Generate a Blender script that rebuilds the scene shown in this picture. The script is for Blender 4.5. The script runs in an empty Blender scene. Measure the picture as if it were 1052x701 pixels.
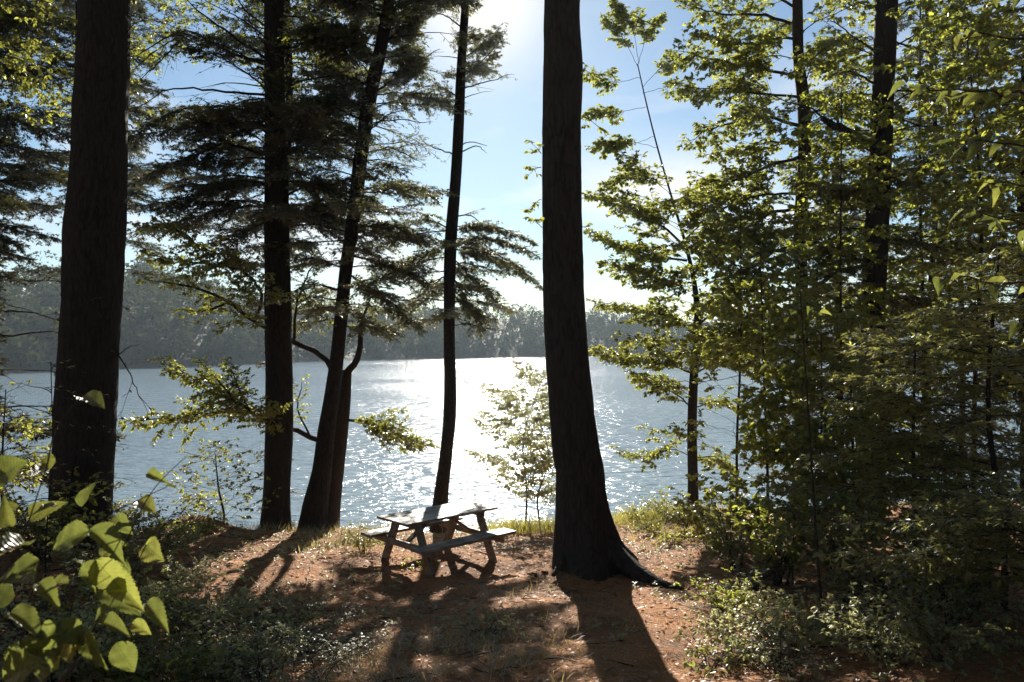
import bpy, math
import numpy as np
from mathutils import Vector, Matrix

rng = np.random.default_rng(11)
S = bpy.context.scene
COL = S.collection
CZ = 7.0            # camera height above the lake
F = 760.0           # focal length in photo pixels (photo is 1052 wide)
CX, CY = 526.0, 350.5
UP = np.array([0.0, 0.0, 1.0])

def P(px, py, d):
    return np.array([(px - CX) / F * d, d, CZ - (py - CY) / F * d])

def nrm(a):
    return a / np.maximum(np.linalg.norm(a, axis=-1, keepdims=True), 1e-9)

# ------------------------------------------------------------------ noise
def _hash(ix, iy, s):
    h = (ix * 374761393 + iy * 668265263 + s * 974634721) & 0xffffffff
    h = ((h ^ (h >> 13)) * 1274126177) & 0xffffffff
    return ((h ^ (h >> 16)) & 0xffff) / 65535.0

def vnoise(x, y, s=0):
    x = np.asarray(x, float); y = np.asarray(y, float)
    ix = np.floor(x).astype(np.int64); iy = np.floor(y).astype(np.int64)
    fx = x - ix; fy = y - iy
    fx = fx * fx * (3 - 2 * fx); fy = fy * fy * (3 - 2 * fy)
    a = _hash(ix, iy, s); b = _hash(ix + 1, iy, s); c = _hash(ix, iy + 1, s); d = _hash(ix + 1, iy + 1, s)
    return (a * (1 - fx) + b * fx) * (1 - fy) + (c * (1 - fx) + d * fx) * fy - 0.5

def fbm(x, y, s=0, o=4):
    r = 0; a = 1.0
    for k in range(o):
        r = r + a * vnoise(x * 2 ** k, y * 2 ** k, s + k); a *= 0.5
    return r

# ------------------------------------------------------------------ terrain
def prof(d):
    return np.interp(d, [-60, -6, 0, 3, 6, 8, 10, 12, 14, 17.5, 40], [-3.0, .9, 1.75, 2.35, 2.85, 3.13, 3.37, 3.52, 3.8, 4.5, 7.0])

def edge(x):
    return 17.4 + np.interp(x, [-60, -20, -8, -3, 0, 3, 8, 20, 60], [4, 1.5, .3, -.1, .4, 1.6, 2.2, 5, 9]) + .5 * vnoise(x * .5, x * 0 + 3.3, 5)

def ground(x, y):
    x = np.asarray(x, float); y = np.asarray(y, float)
    e = edge(x)
    ye = np.minimum(y, e)
    z = CZ - sum(prof(ye + o) for o in (-.9, -.45, 0, .45, .9)) / 5
    z = z + .35 * np.clip((-x - 4.2) / 3, 0, 1) * np.clip((17 - y) / 6, 0, 1) * np.clip(y / 6, 0, 1)
    z = z + .30 * np.clip((x - 2.2) / 3, 0, 1) * np.clip(y / 6, 0, 1)
    z = z + .22 * fbm(x * .35, y * .35, 1, 3) + .07 * fbm(x * 1.7, y * 1.7, 2, 3)
    over = np.maximum(y - e, 0)
    z = np.maximum(z - over * 1.05 - .25 * np.minimum(over, .4), -1.6)
    # flare at the big pine and the dirt lip beside the bank
    z = z + .20 * np.exp(-((x - 1.12) ** 2 + (y - 11.0) ** 2) / .55)
    z = z + .38 * np.exp(-(((x + 6.6) / .9) ** 2 + ((y - 15.3) / .5) ** 2))
    k = np.exp(-(((x + 1.19) ** 2 + (y - 11.83) ** 2) / 1.3) ** 2)
    z = z * (1 - k) + 3.51 * k
    return z

# ------------------------------------------------------------------ materials
def mat(name):
    m = bpy.data.materials.new(name); m.use_nodes = True
    nt = m.node_tree; nt.nodes.clear()
    out = nt.nodes.new('ShaderNodeOutputMaterial')
    return m, nt, out

def N(nt, typ, **kw):
    n = nt.nodes.new(typ)
    for k, v in kw.items():
        if k.startswith('i_'):
            n.inputs[k[2:].replace('_', ' ')].default_value = v
        else:
            setattr(n, k, v)
    return n

def ramp(nt, fac, stops):
    r = N(nt, 'ShaderNodeValToRGB')
    e = r.color_ramp.elements
    while len(e) < len(stops): e.new(0.5)
    for i, (p, c) in enumerate(stops):
        e[i].position = p; e[i].color = (*c, 1) if len(c) == 3 else c
    nt.links.new(fac, r.inputs['Fac'])
    return r.outputs['Color']

def leaf_mat(name, cols, trans=(.25, .33, .05), tmix=.5, gloss=.08, rough=.4):
    """cols: list of base colours picked per leaf; trans scales what passes through the blade."""
    m, nt, out = mat(name)
    L = nt.links.new
    g = N(nt, 'ShaderNodeNewGeometry')
    n = len(cols)
    st = [((i) / max(n - 1, 1), c) for i, c in enumerate(cols)]
    col = ramp(nt, g.outputs['Random Per Island'], st)
    st2 = [((i) / max(n - 1, 1), tuple(min(1, t * (.55 + .9 * c[1] / max(x[1] for x in cols))) for t in trans)) for i, c in enumerate(cols)]
    colt = ramp(nt, g.outputs['Random Per Island'], st2)
    d = N(nt, 'ShaderNodeBsdfDiffuse'); t = N(nt, 'ShaderNodeBsdfTranslucent'); gl = N(nt, 'ShaderNodeBsdfGlossy')
    gl.inputs['Roughness'].default_value = rough; gl.inputs['Color'].default_value = (.9, .9, .9, 1)
    L(col, d.inputs['Color']); L(colt, t.inputs['Color'])
    mx = N(nt, 'ShaderNodeMixShader'); mx.inputs[0].default_value = tmix
    L(d.outputs[0], mx.inputs[1]); L(t.outputs[0], mx.inputs[2])
    fr = N(nt, 'ShaderNodeLayerWeight'); fr.inputs['Blend'].default_value = .35
    mu = N(nt, 'ShaderNodeMath', operation='MULTIPLY_ADD'); mu.inputs[1].default_value = gloss * 3; mu.inputs[2].default_value = gloss * .4
    L(fr.outputs['Fresnel'], mu.inputs[0])
    m2 = N(nt, 'ShaderNodeMixShader'); L(mu.outputs[0], m2.inputs[0]); L(mx.outputs[0], m2.inputs[1]); L(gl.outputs[0], m2.inputs[2])
    L(m2.outputs[0], out.inputs['Surface'])
    return m

def bark_mat(name, c1, c2, sc=1.0, stretch=.22, strength=.9):
    m, nt, out = mat(name); L = nt.links.new
    tc = N(nt, 'ShaderNodeTexCoord'); mp = N(nt, 'ShaderNodeMapping'); mp.inputs['Scale'].default_value = (1, 1, stretch)
    L(tc.outputs['Object'], mp.inputs[0])
    n1 = N(nt, 'ShaderNodeTexNoise', i_Scale=11 * sc, i_Detail=8.0, i_Roughness=.65)
    v = N(nt, 'ShaderNodeTexVoronoi', feature='DISTANCE_TO_EDGE', i_Scale=16 * sc)
    n0 = N(nt, 'ShaderNodeTexNoise', i_Scale=2.0, i_Detail=3.0)
    mixv = N(nt, 'ShaderNodeMixRGB', i_Fac=.12)
    L(mp.outputs[0], mixv.inputs[1]); L(n1.outputs['Color'], mixv.inputs[2]); L(mixv.outputs[0], v.inputs['Vector'])
    L(mp.outputs[0], n1.inputs['Vector']); L(tc.outputs['Object'], n0.inputs['Vector'])
    mul = N(nt, 'ShaderNodeMath', operation='MULTIPLY_ADD'); mul.inputs[1].default_value = 1.2
    L(v.outputs['Distance'], mul.inputs[0]); L(n1.outputs['Fac'], mul.inputs[2])
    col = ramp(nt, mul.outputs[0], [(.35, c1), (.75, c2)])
    lich = ramp(nt, n0.outputs['Fac'], [(.52, (0, 0, 0)), (.75, (.35, .35, .35))])
    cm = N(nt, 'ShaderNodeMixRGB'); L(lich, cm.inputs[0]); L(col, cm.inputs[1]); cm.inputs[2].default_value = (c2[0] * 1.1, c2[1] * 1.25, c2[2] * 1.1, 1)
    b = N(nt, 'ShaderNodeBsdfPrincipled'); b.inputs['Roughness'].default_value = .9; b.inputs['Specular IOR Level'].default_value = .2
    bp = N(nt, 'ShaderNodeBump', i_Strength=strength, i_Distance=.03)
    L(mul.outputs[0], bp.inputs['Height']); L(bp.outputs[0], b.inputs['Normal']); L(cm.outputs[0], b.inputs['Base Color'])
    L(b.outputs[0], out.inputs['Surface'])
    return m

def plain_mat(name, c1, c2, scale=6.0, rough=.8, bump=.3, dist=.02):
    m, nt, out = mat(name); L = nt.links.new
    tc = N(nt, 'ShaderNodeTexCoord')
    n = N(nt, 'ShaderNodeTexNoise', i_Scale=scale, i_Detail=6.0, i_Roughness=.6); L(tc.outputs['Object'], n.inputs['Vector'])
    b = N(nt, 'ShaderNodeBsdfPrincipled'); b.inputs['Roughness'].default_value = rough
    L(ramp(nt, n.outputs['Fac'], [(.35, c1), (.65, c2)]), b.inputs['Base Color'])
    bp = N(nt, 'ShaderNodeBump', i_Strength=bump, i_Distance=dist); L(n.outputs['Fac'], bp.inputs['Height']); L(bp.outputs[0], b.inputs['Normal'])
    L(b.outputs[0], out.inputs['Surface'])
    return m

M = {}
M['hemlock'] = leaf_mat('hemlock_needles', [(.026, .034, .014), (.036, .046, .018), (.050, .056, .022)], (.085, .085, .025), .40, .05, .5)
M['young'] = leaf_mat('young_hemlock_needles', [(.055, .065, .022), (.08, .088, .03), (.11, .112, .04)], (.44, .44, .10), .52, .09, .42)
M['pale'] = leaf_mat('pale_lit_shrub_leaves', [(.11, .125, .05), (.16, .175, .075), (.23, .225, .12)], (.50, .50, .20), .5, .10, .5)  # lit copy of the shrub leaves, sunlight put into the colour
M['pine'] = leaf_mat('pine_needles', [(.040, .042, .022), (.058, .056, .028), (.080, .076, .038)], (.21, .21, .065), .45, .06, .45)
M['oak'] = leaf_mat('oak_leaves', [(.022, .028, .011), (.040, .050, .018), (.058, .068, .020), (.085, .088, .026)], (.41, .43, .065), .52, .08, .42)
M['maple'] = leaf_mat('maple_leaves', [(.018, .027, .010), (.036, .050, .017), (.055, .070, .021), (.082, .096, .026)], (.46, .50, .07), .52, .07, .42)
M['yellow'] = leaf_mat('yellow_green_leaves', [(.070, .090, .022), (.095, .11, .025), (.125, .125, .03)], (.46, .45, .06), .55, .07, .4)
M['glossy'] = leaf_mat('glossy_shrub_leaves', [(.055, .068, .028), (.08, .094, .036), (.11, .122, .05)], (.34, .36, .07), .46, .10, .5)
M['fern'] = leaf_mat('fern_fronds', [(.13, .145, .065), (.18, .19, .085), (.25, .24, .13)], (.45, .46, .16), .48, .13, .45)
M['grass'] = leaf_mat('shore_grass_blades', [(.08, .088, .026), (.12, .12, .032), (.18, .14, .05)], (.40, .36, .07), .5, .08, .4)
M['drygrass'] = leaf_mat('woodland_grass_blades', [(.10, .10, .035), (.18, .15, .06), (.26, .19, .09)], (.42, .33, .11), .45, .08, .4)
M['litter'] = leaf_mat('fallen_leaves', [(.24, .11, .055), (.36, .19, .10), (.48, .32, .18), (.16, .08, .045)], (.20, .10, .04), .2, .06, .5)
M['far'] = leaf_mat('far_tree_foliage', [(.027, .040, .026), (.032, .046, .027), (.037, .051, .028)], (.06, .075, .03), .28, .02, .6)
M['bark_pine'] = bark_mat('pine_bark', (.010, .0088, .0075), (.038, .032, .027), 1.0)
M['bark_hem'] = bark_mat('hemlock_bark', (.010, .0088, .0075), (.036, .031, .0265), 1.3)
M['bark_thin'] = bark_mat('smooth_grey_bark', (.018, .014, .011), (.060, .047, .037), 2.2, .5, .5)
M['twig'] = plain_mat('twig_bark', (.022, .016, .012), (.05, .038, .03), 30, .9, .2, .003)

# weathered timber
def wood_mat():
    m, nt, out = mat('weathered_timber'); L = nt.links.new
    tc = N(nt, 'ShaderNodeTexCoord'); mp = N(nt, 'ShaderNodeMapping'); mp.inputs['Scale'].default_value = (1.2, 22, 22)
    L(tc.outputs['Object'], mp.inputs[0])
    n = N(nt, 'ShaderNodeTexNoise', i_Scale=2.2, i_Detail=8.0, i_Roughness=.62); L(mp.outputs[0], n.inputs['Vector'])
    n2 = N(nt, 'ShaderNodeTexNoise', i_Scale=3.5, i_Detail=5.0); L(tc.outputs['Object'], n2.inputs['Vector'])
    c = ramp(nt, n.outputs['Fac'], [(.3, (.075, .060, .048)), (.5, (.25, .215, .18)), (.72, (.45, .41, .36))])
    dk = ramp(nt, n2.outputs['Fac'], [(.35, (.45, .42, .38)), (.6, (1, 1, 1))])
    mm = N(nt, 'ShaderNodeMixRGB', blend_type='MULTIPLY', i_Fac=1.0); L(c, mm.inputs[1]); L(dk, mm.inputs[2])
    b = N(nt, 'ShaderNodeBsdfPrincipled'); b.inputs['Roughness'].default_value = .55; b.inputs['Specular IOR Level'].default_value = .45
    L(mm.outputs[0], b.inputs['Base Color'])
    rr = ramp(nt, n2.outputs['Fac'], [(.3, (.68,) * 3), (.7, (.42,) * 3)]); L(rr, b.inputs['Roughness'])
    bp = N(nt, 'ShaderNodeBump', i_Strength=.5, i_Distance=.006); L(n.outputs['Fac'], bp.inputs['Height']); L(bp.outputs[0], b.inputs['Normal'])
    L(b.outputs[0], out.inputs['Surface'])
    return m
M['wood'] = wood_mat()

def ground_mat():
    m, nt, out = mat('pine_needle_floor'); L = nt.links.new
    tc = N(nt, 'ShaderNodeTexCoord')
    def noise(s, d=6.0, r=.6, vec=None):
        n = N(nt, 'ShaderNodeTexNoise', i_Scale=s, i_Detail=d, i_Roughness=r); L(vec or tc.outputs['Object'], n.inputs['Vector']); return n.outputs['Fac']
    a = noise(55, 4, .7); b_ = noise(1.1, 5); c_ = noise(9, 6, .7)
    base = ramp(nt, a, [(.30, (.13, .06, .03)), (.46, (.45, .195, .068)), (.60, (.58, .29, .12)), (.75, (.70, .45, .22))])
    soil = ramp(nt, c_, [(.35, (.10, .050, .024)), (.65, (.42, .19, .072))])
    pm = ramp(nt, b_, [(.42, (0, 0, 0)), (.60, (1, 1, 1))])
    mx = N(nt, 'ShaderNodeMixRGB'); L(pm, mx.inputs[0]); L(base, mx.inputs[1]); L(soil, mx.inputs[2])
    # needles: two crossed stretched noises
    mp = N(nt, 'ShaderNodeMapping'); mp.inputs['Scale'].default_value = (9, 90, 40); mp.inputs['Rotation'].default_value = (0, 0, .6); L(tc.outputs['Object'], mp.inputs[0])
    mp2 = N(nt, 'ShaderNodeMapping'); mp2.inputs['Scale'].default_value = (9, 90, 40); mp2.inputs['Rotation'].default_value = (0, 0, -.9); L(tc.outputs['Object'], mp2.inputs[0])
    s1 = noise(1, 3, .6, mp.outputs[0]); s2 = noise(1, 3, .6, mp2.outputs[0])
    sm = N(nt, 'ShaderNodeMath', operation='MAXIMUM'); L(s1, sm.inputs[0]); L(s2, sm.inputs[1])
    nd = ramp(nt, sm.outputs[0], [(.52, (.8, .78, .76)), (.70, (1.5, 1.45, 1.4))])
    mm = N(nt, 'ShaderNodeMixRGB', blend_type='MULTIPLY', i_Fac=1.0); L(mx.outputs[0], mm.inputs[1]); L(nd, mm.inputs[2])
    bs = N(nt, 'ShaderNodeBsdfPrincipled'); bs.inputs['Roughness'].default_value = .85; bs.inputs['Specular IOR Level'].default_value = .25
    L(mm.outputs[0], bs.inputs['Base Color'])
    ad = N(nt, 'ShaderNodeMath', operation='ADD'); L(a, ad.inputs[0]); L(sm.outputs[0], ad.inputs[1])
    ad2 = N(nt, 'ShaderNodeMath', operation='MULTIPLY_ADD'); ad2.inputs[1].default_value = 2.0; L(c_, ad2.inputs[0]); L(ad.outputs[0], ad2.inputs[2])
    bp = N(nt, 'ShaderNodeBump', i_Strength=1.0, i_Distance=.035); L(ad2.outputs[0], bp.inputs['Height']); L(bp.outputs[0], bs.inputs['Normal'])
    L(bs.outputs[0], out.inputs['Surface'])
    return m
M['ground'] = ground_mat()

def water_mat():
    m, nt, out = mat('lake_water'); L = nt.links.new
    tc = N(nt, 'ShaderNodeTexCoord')
    mp = N(nt, 'ShaderNodeMapping'); mp.inputs['Scale'].default_value = (.75, 1.25, 1); mp.inputs['Rotation'].default_value = (0, 0, .5); L(tc.outputs['Object'], mp.inputs[0])
    n1 = N(nt, 'ShaderNodeTexNoise', i_Scale=1.6, i_Detail=4.0, i_Roughness=.55, i_Distortion=.4); L(mp.outputs[0], n1.inputs['Vector'])
    n2 = N(nt, 'ShaderNodeTexNoise', i_Scale=.6, i_Detail=2.0); L(mp.outputs[0], n2.inputs['Vector'])
    n3 = N(nt, 'ShaderNodeTexNoise', i_Scale=.035, i_Detail=2.0); L(tc.outputs['Object'], n3.inputs['Vector'])
    ad = N(nt, 'ShaderNodeMath', operation='MULTIPLY_ADD'); ad.inputs[1].default_value = 1.6; L(n2.outputs['Fac'], ad.inputs[0]); L(n1.outputs['Fac'], ad.inputs[2])
    bp = N(nt, 'ShaderNodeBump', i_Strength=1.0, i_Distance=.19); L(ad.outputs[0], bp.inputs['Height'])
    b = N(nt, 'ShaderNodeBsdfPrincipled')
    b.inputs['Base Color'].default_value = (.215, .285, .33, 1); b.inputs['IOR'].default_value = 1.33
    L(ramp(nt, n3.outputs['Fac'], [(.35, (.08,) * 3), (.65, (.13,) * 3)]), b.inputs['Roughness'])
    L(bp.outputs[0], b.inputs['Normal']); L(b.outputs[0], out.inputs['Surface'])
    return m
M['water'] = water_mat()
M['hill'] = plain_mat('wooded_hill_soil', (.022, .032, .018), (.036, .048, .024), .2, .9, .2, .3)

# ------------------------------------------------------------------ mesh helpers
def mesh_obj(name, verts, faces, mats, parent=None, midx=None, smooth=False):
    """faces: list of int arrays (n,k)"""
    me = bpy.data.meshes.new(name)
    verts = np.ascontiguousarray(verts, np.float32)
    fs = [np.asarray(f, np.int32) for f in faces if len(f)]
    nl = sum(f.size for f in fs); npoly = sum(len(f) for f in fs)
    me.vertices.add(len(verts)); me.vertices.foreach_set('co', verts.ravel())
    me.loops.add(nl); me.loops.foreach_set('vertex_index', np.concatenate([f.ravel() for f in fs]))
    me.polygons.add(npoly)
    tot = np.concatenate([np.full(len(f), f.shape[1], np.int32) for f in fs])
    st = np.concatenate([[0], np.cumsum(tot)[:-1]]).astype(np.int32)
    me.polygons.foreach_set('loop_start', st)
    try: me.polygons.foreach_set('loop_total', tot)
    except Exception: pass
    if midx is not None: me.polygons.foreach_set('material_index', np.asarray(midx, np.int32))
    if smooth: me.polygons.foreach_set('use_smooth', np.ones(npoly, bool))
    me.update(calc_edges=True); me.validate()
    for m in mats: me.materials.append(m)
    o = bpy.data.objects.new(name, me); COL.objects.link(o)
    if parent is not None: o.parent = parent
    return o

def tag(o, label=None, cat=None, group=None, kind=None):
    if label: o['label'] = label
    if cat: o['category'] = cat
    if group: o['group'] = group
    if kind: o['kind'] = kind
    return o

def empty(name, loc, label, cat, group=None):
    o = bpy.data.objects.new(name, None); COL.objects.link(o); o.location = Vector(loc); o.empty_display_size = .2
    return tag(o, label, cat, group)

def smooth_curve(pts, n):
    pts = np.asarray(pts, float)
    if len(pts) == 2:
        t = np.linspace(0, 1, n)[:, None]; return pts[0] * (1 - t) + pts[1] * t
    d = np.concatenate([[0], np.cumsum(np.linalg.norm(np.diff(pts[:, :3], axis=0), axis=1))])
    u = np.linspace(0, d[-1], n)
    # Catmull-Rom tangents, hermite
    m = np.gradient(pts, d, axis=0)
    i = np.clip(np.searchsorted(d, u, side='right') - 1, 0, len(d) - 2)
    h = (d[i + 1] - d[i])[:, None]; t = ((u - d[i])[:, None]) / h
    return (2*t**3 - 3*t**2 + 1) * pts[i] + (t**3 - 2*t**2 + t) * h * m[i] + (-2*t**3 + 3*t**2) * pts[i+1] + (t**3 - t**2) * h * m[i+1]

def tube(pts, rad, seg=8, rough=0., seed=0, flare=None):
    pts = np.asarray(pts, float); n = len(pts)
    tan = nrm(np.gradient(pts, axis=0))
    ref = np.array([1., 0, 0]) if abs(tan[0][0]) < .8 else np.array([0, 1., 0])
    a = nrm(np.cross(np.cross(tan, ref), tan)); a = np.where(np.sum(a * a, 1, keepdims=True) < .5, ref, a)
    b = np.cross(tan, a)
    th = np.linspace(0, 2 * np.pi, seg, endpoint=False)
    R = np.asarray(rad, float)[:, None] * np.ones((1, seg))
    if rough:
        L = np.concatenate([[0], np.cumsum(np.linalg.norm(np.diff(pts, axis=0), axis=1))])[:, None]
        T = th[None, :]
        lump = vnoise(np.cos(T) * 1.3 + 7 + L * 0, L * .9 + np.sin(T) * 1.3, seed)
        ridge = vnoise(T / (2 * np.pi) * max(seg // 3, 4) + .4 * np.sin(L * 3.1), L * 2.2, seed + 3)
        fine = vnoise(T / (2 * np.pi) * seg * .8, L * 9, seed + 5)
        R = R * (1 + rough * (.5 * lump + .55 * ridge + .35 * fine))
    if flare is not None: R = R * flare(th[None, :], pts[:, 2:3])
    V = pts[:, None, :] + R[..., None] * (np.cos(th)[None, :, None] * a[:, None, :] + np.sin(th)[None, :, None] * b[:, None, :])
    V = V.reshape(-1, 3)
    i = np.arange(n - 1)[:, None] * seg; j = np.arange(seg)[None, :]; j2 = (j + 1) % seg
    Q = np.stack([i + j, i + j2, i + seg + j2, i + seg + j], -1).reshape(-1, 4)
    V = np.vstack([V, pts[-1:]])
    c = len(V) - 1; k = np.arange(seg); T3 = np.stack([(n - 1) * seg + k, (n - 1) * seg + (k + 1) % seg, np.full(seg, c)], -1)
    return V, [Q, T3]

def tube_obj(name, pts, rad, m, parent, seg=8, rough=0., seed=0, base=(0, 0, 0), flare=None):
    V, Fs = tube(pts, rad, seg, rough, seed, flare)
    return mesh_obj(name, V - np.asarray(base), Fs, [m], parent, smooth=True)

# ------------------------------------------------------------------ where the photo is open between the trees (photo pixels): nothing grows across it
def poly(*a): return np.array(a, float)
GAPS = [
    poly((484, 88), (508, 82), (532, 70), (512, 20), (508, -40), (556, -40), (556, 240), (520, 236), (488, 216), (478, 150)),
    poly((598, -40), (640, -40), (612, 60), (598, 62)),
    poly((640, 92), (690, 108), (694, 150), (664, 186), (640, 190), (600, 188), (600, 122)),
    poly((168, 66), (236, 60), (268, 78), (268, 96), (228, 108), (185, 112), (150, 100)),
    poly((118, 324), (180, 336), (264, 340), (300, 352), (380, 356), (450, 362), (480, 350), (556, 322), (556, 392), (520, 398), (450, 400), (352, 392), (256, 352), (200, 364), (118, 378)),
    poly((352, 372), (556, 360), (556, 396), (520, 404), (490, 440), (470, 480), (470, 520), (350, 540), (345, 480), (430, 470), (440, 452), (404, 424), (356, 410)),
    poly((606, 330), (612, 380), (690, 470), (700, 500), (640, 512), (630, 520), (612, 420)),
    poly((120, 452), (190, 446), (266, 448), (266, 470), (200, 490), (160, 500), (118, 500)),
    poly((738, 378), (762, 372), (764, 440), (756, 490), (730, 486), (726, 430)),
    poly((600, 284), (632, 288), (630, 300), (606, 330), (600, 330)),
    poly((926, -30), (976, -30), (974, 22), (948, 26), (930, 12)),
    poly((430, 22), (464, 4), (466, 70), (442, 88)),
    poly((2, 290), (62, 285), (58, 400), (48, 430), (0, 420), (0, 300)),
]
def inside(pg, x, y):
    c = np.zeros(len(x), bool); n = len(pg); j = n - 1
    for i in range(n):
        xi, yi = pg[i]; xj, yj = pg[j]
        with np.errstate(divide='ignore', invalid='ignore'):
            c ^= ((yi > y) != (yj > y)) & (x < (xj - xi) * (y - yi) / (yj - yi) + xi)
        j = i
    return c
def keep(p, skip=(), leak=.03):
    d = np.maximum(p[:, 1], .3)
    x = CX + p[:, 0] / d * F + rng.normal(0, 5, len(p)); y = CY - (p[:, 2] - CZ) / d * F + rng.normal(0, 5, len(p))
    bad = np.zeros(len(p), bool)
    for k, g in enumerate(GAPS):
        if k not in skip: bad |= inside(g, x, y)
    return ~(bad & (rng.random(len(p)) > leak)) | (p[:, 1] < .5)

# ------------------------------------------------------------------ foliage
class Foliage:
    def __init__(s): s.lb = []; s.ld = []; s.ln = []; s.ll = []; s.lw = []; s.w0 = []; s.w1 = []; s.w2 = []; s.wr = []
    def leaves(s, b, d, n, l, w): s.lb.append(b); s.ld.append(d); s.ln.append(n); s.ll.append(l); s.lw.append(w)
    def wood(s, a, b, c, r): s.w0.append(a); s.w1.append(b); s.w2.append(c); s.wr.append(r)
    def build(s, name, mleaf, parent, base=(0, 0, 0), shape='leaf', droop=.15, mwood=None):
        V = []; FQ = []; mi = []; off = 0
        if s.lb:
            b = np.vstack(s.lb); d = nrm(np.vstack(s.ld)); n = np.vstack(s.ln); l = np.concatenate(s.ll)[:, None]; w = np.concatenate(s.lw)[:, None]
            n = nrm(n - d * np.sum(n * d, 1, keepdims=True)); sd = np.cross(d, n)
            tip = b + d * l - n * l * droop
            if shape == 'leaf':
                f = w * .16
                v = np.stack([b, b + d*l*.28 + sd*w*.42 + n*f, b + d*l*.66 + sd*w*.36 + n*f*.7 - n*l*droop*.5, tip,
                              b + d*l*.66 - sd*w*.36 + n*f*.7 - n*l*droop*.5, b + d*l*.28 - sd*w*.42 + n*f], 1)
                k = np.arange(len(b))[:, None] * 6
                q = np.concatenate([k + np.array([[0, 1, 2, 3]]), k + np.array([[0, 3, 4, 5]])])
                V.append(v.reshape(-1, 3)); off += len(b) * 6
            else:
                v = np.stack([b, b + d*l*.45 + sd*w*.5 - n*l*droop*.2, tip, b + d*l*.45 - sd*w*.5 - n*l*droop*.2], 1)
                k = np.arange(len(b))[:, None] * 4
                q = k + np.array([[0, 1, 2, 3]])
                V.append(v.reshape(-1, 3)); off += len(b) * 4
            FQ.append(q); mi.append(np.zeros(len(q), np.int32))
        if s.w0:
            a = np.vstack(s.w0); m = np.vstack(s.w1); c = np.vstack(s.w2); r = np.concatenate(s.wr)[:, None]
            t = nrm(c - a); e1 = nrm(np.cross(t, np.array([.31, .2, .93]))); e2 = np.cross(t, e1)
            ring = []
            for p, k in ((a, 1.), (m, .75), (c, .3)):
                for th in (0, 2.094, 4.189): ring.append(p + r * k * (math.cos(th) * e1 + math.sin(th) * e2))
            v = np.stack(ring, 1); k = np.arange(len(a))[:, None] * 9 + off
            q = np.concatenate([k + np.array([[i + j, i + (j + 1) % 3, i + 3 + (j + 1) % 3, i + 3 + j]]) for i in (0, 3) for j in range(3)])
            V.append(v.reshape(-1, 3)); FQ.append(q); mi.append(np.ones(len(q), np.int32))
        if not V: return None
        FQ = np.vstack(FQ)
        return mesh_obj(name, np.vstack(V) - np.asarray(base), [FQ], [mleaf, mwood or M['twig']], parent, np.concatenate(mi))

HEM = dict(n2=22, L2=.75, a2=.95, flat=.25, n3=54, L3=.165, mode='needle', w=.028, per=1, sag=.10)
HEMT = dict(n2=10, L2=.65, a2=.9, flat=.35, n3=20, L3=.15, mode='needle', w=.026, per=1, sag=.16)
PINE = dict(n2=9, L2=.7, a2=.8, flat=.5, n3=16, L3=.13, mode='tuft', w=.009, per=9, ll=.10, sag=.05)
LEAF = dict(n2=9, L2=.7, a2=.85, flat=.45, n3=11, L3=.2, mode='leaf', w=.055, ll=.085, per=5, sag=.04)

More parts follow.
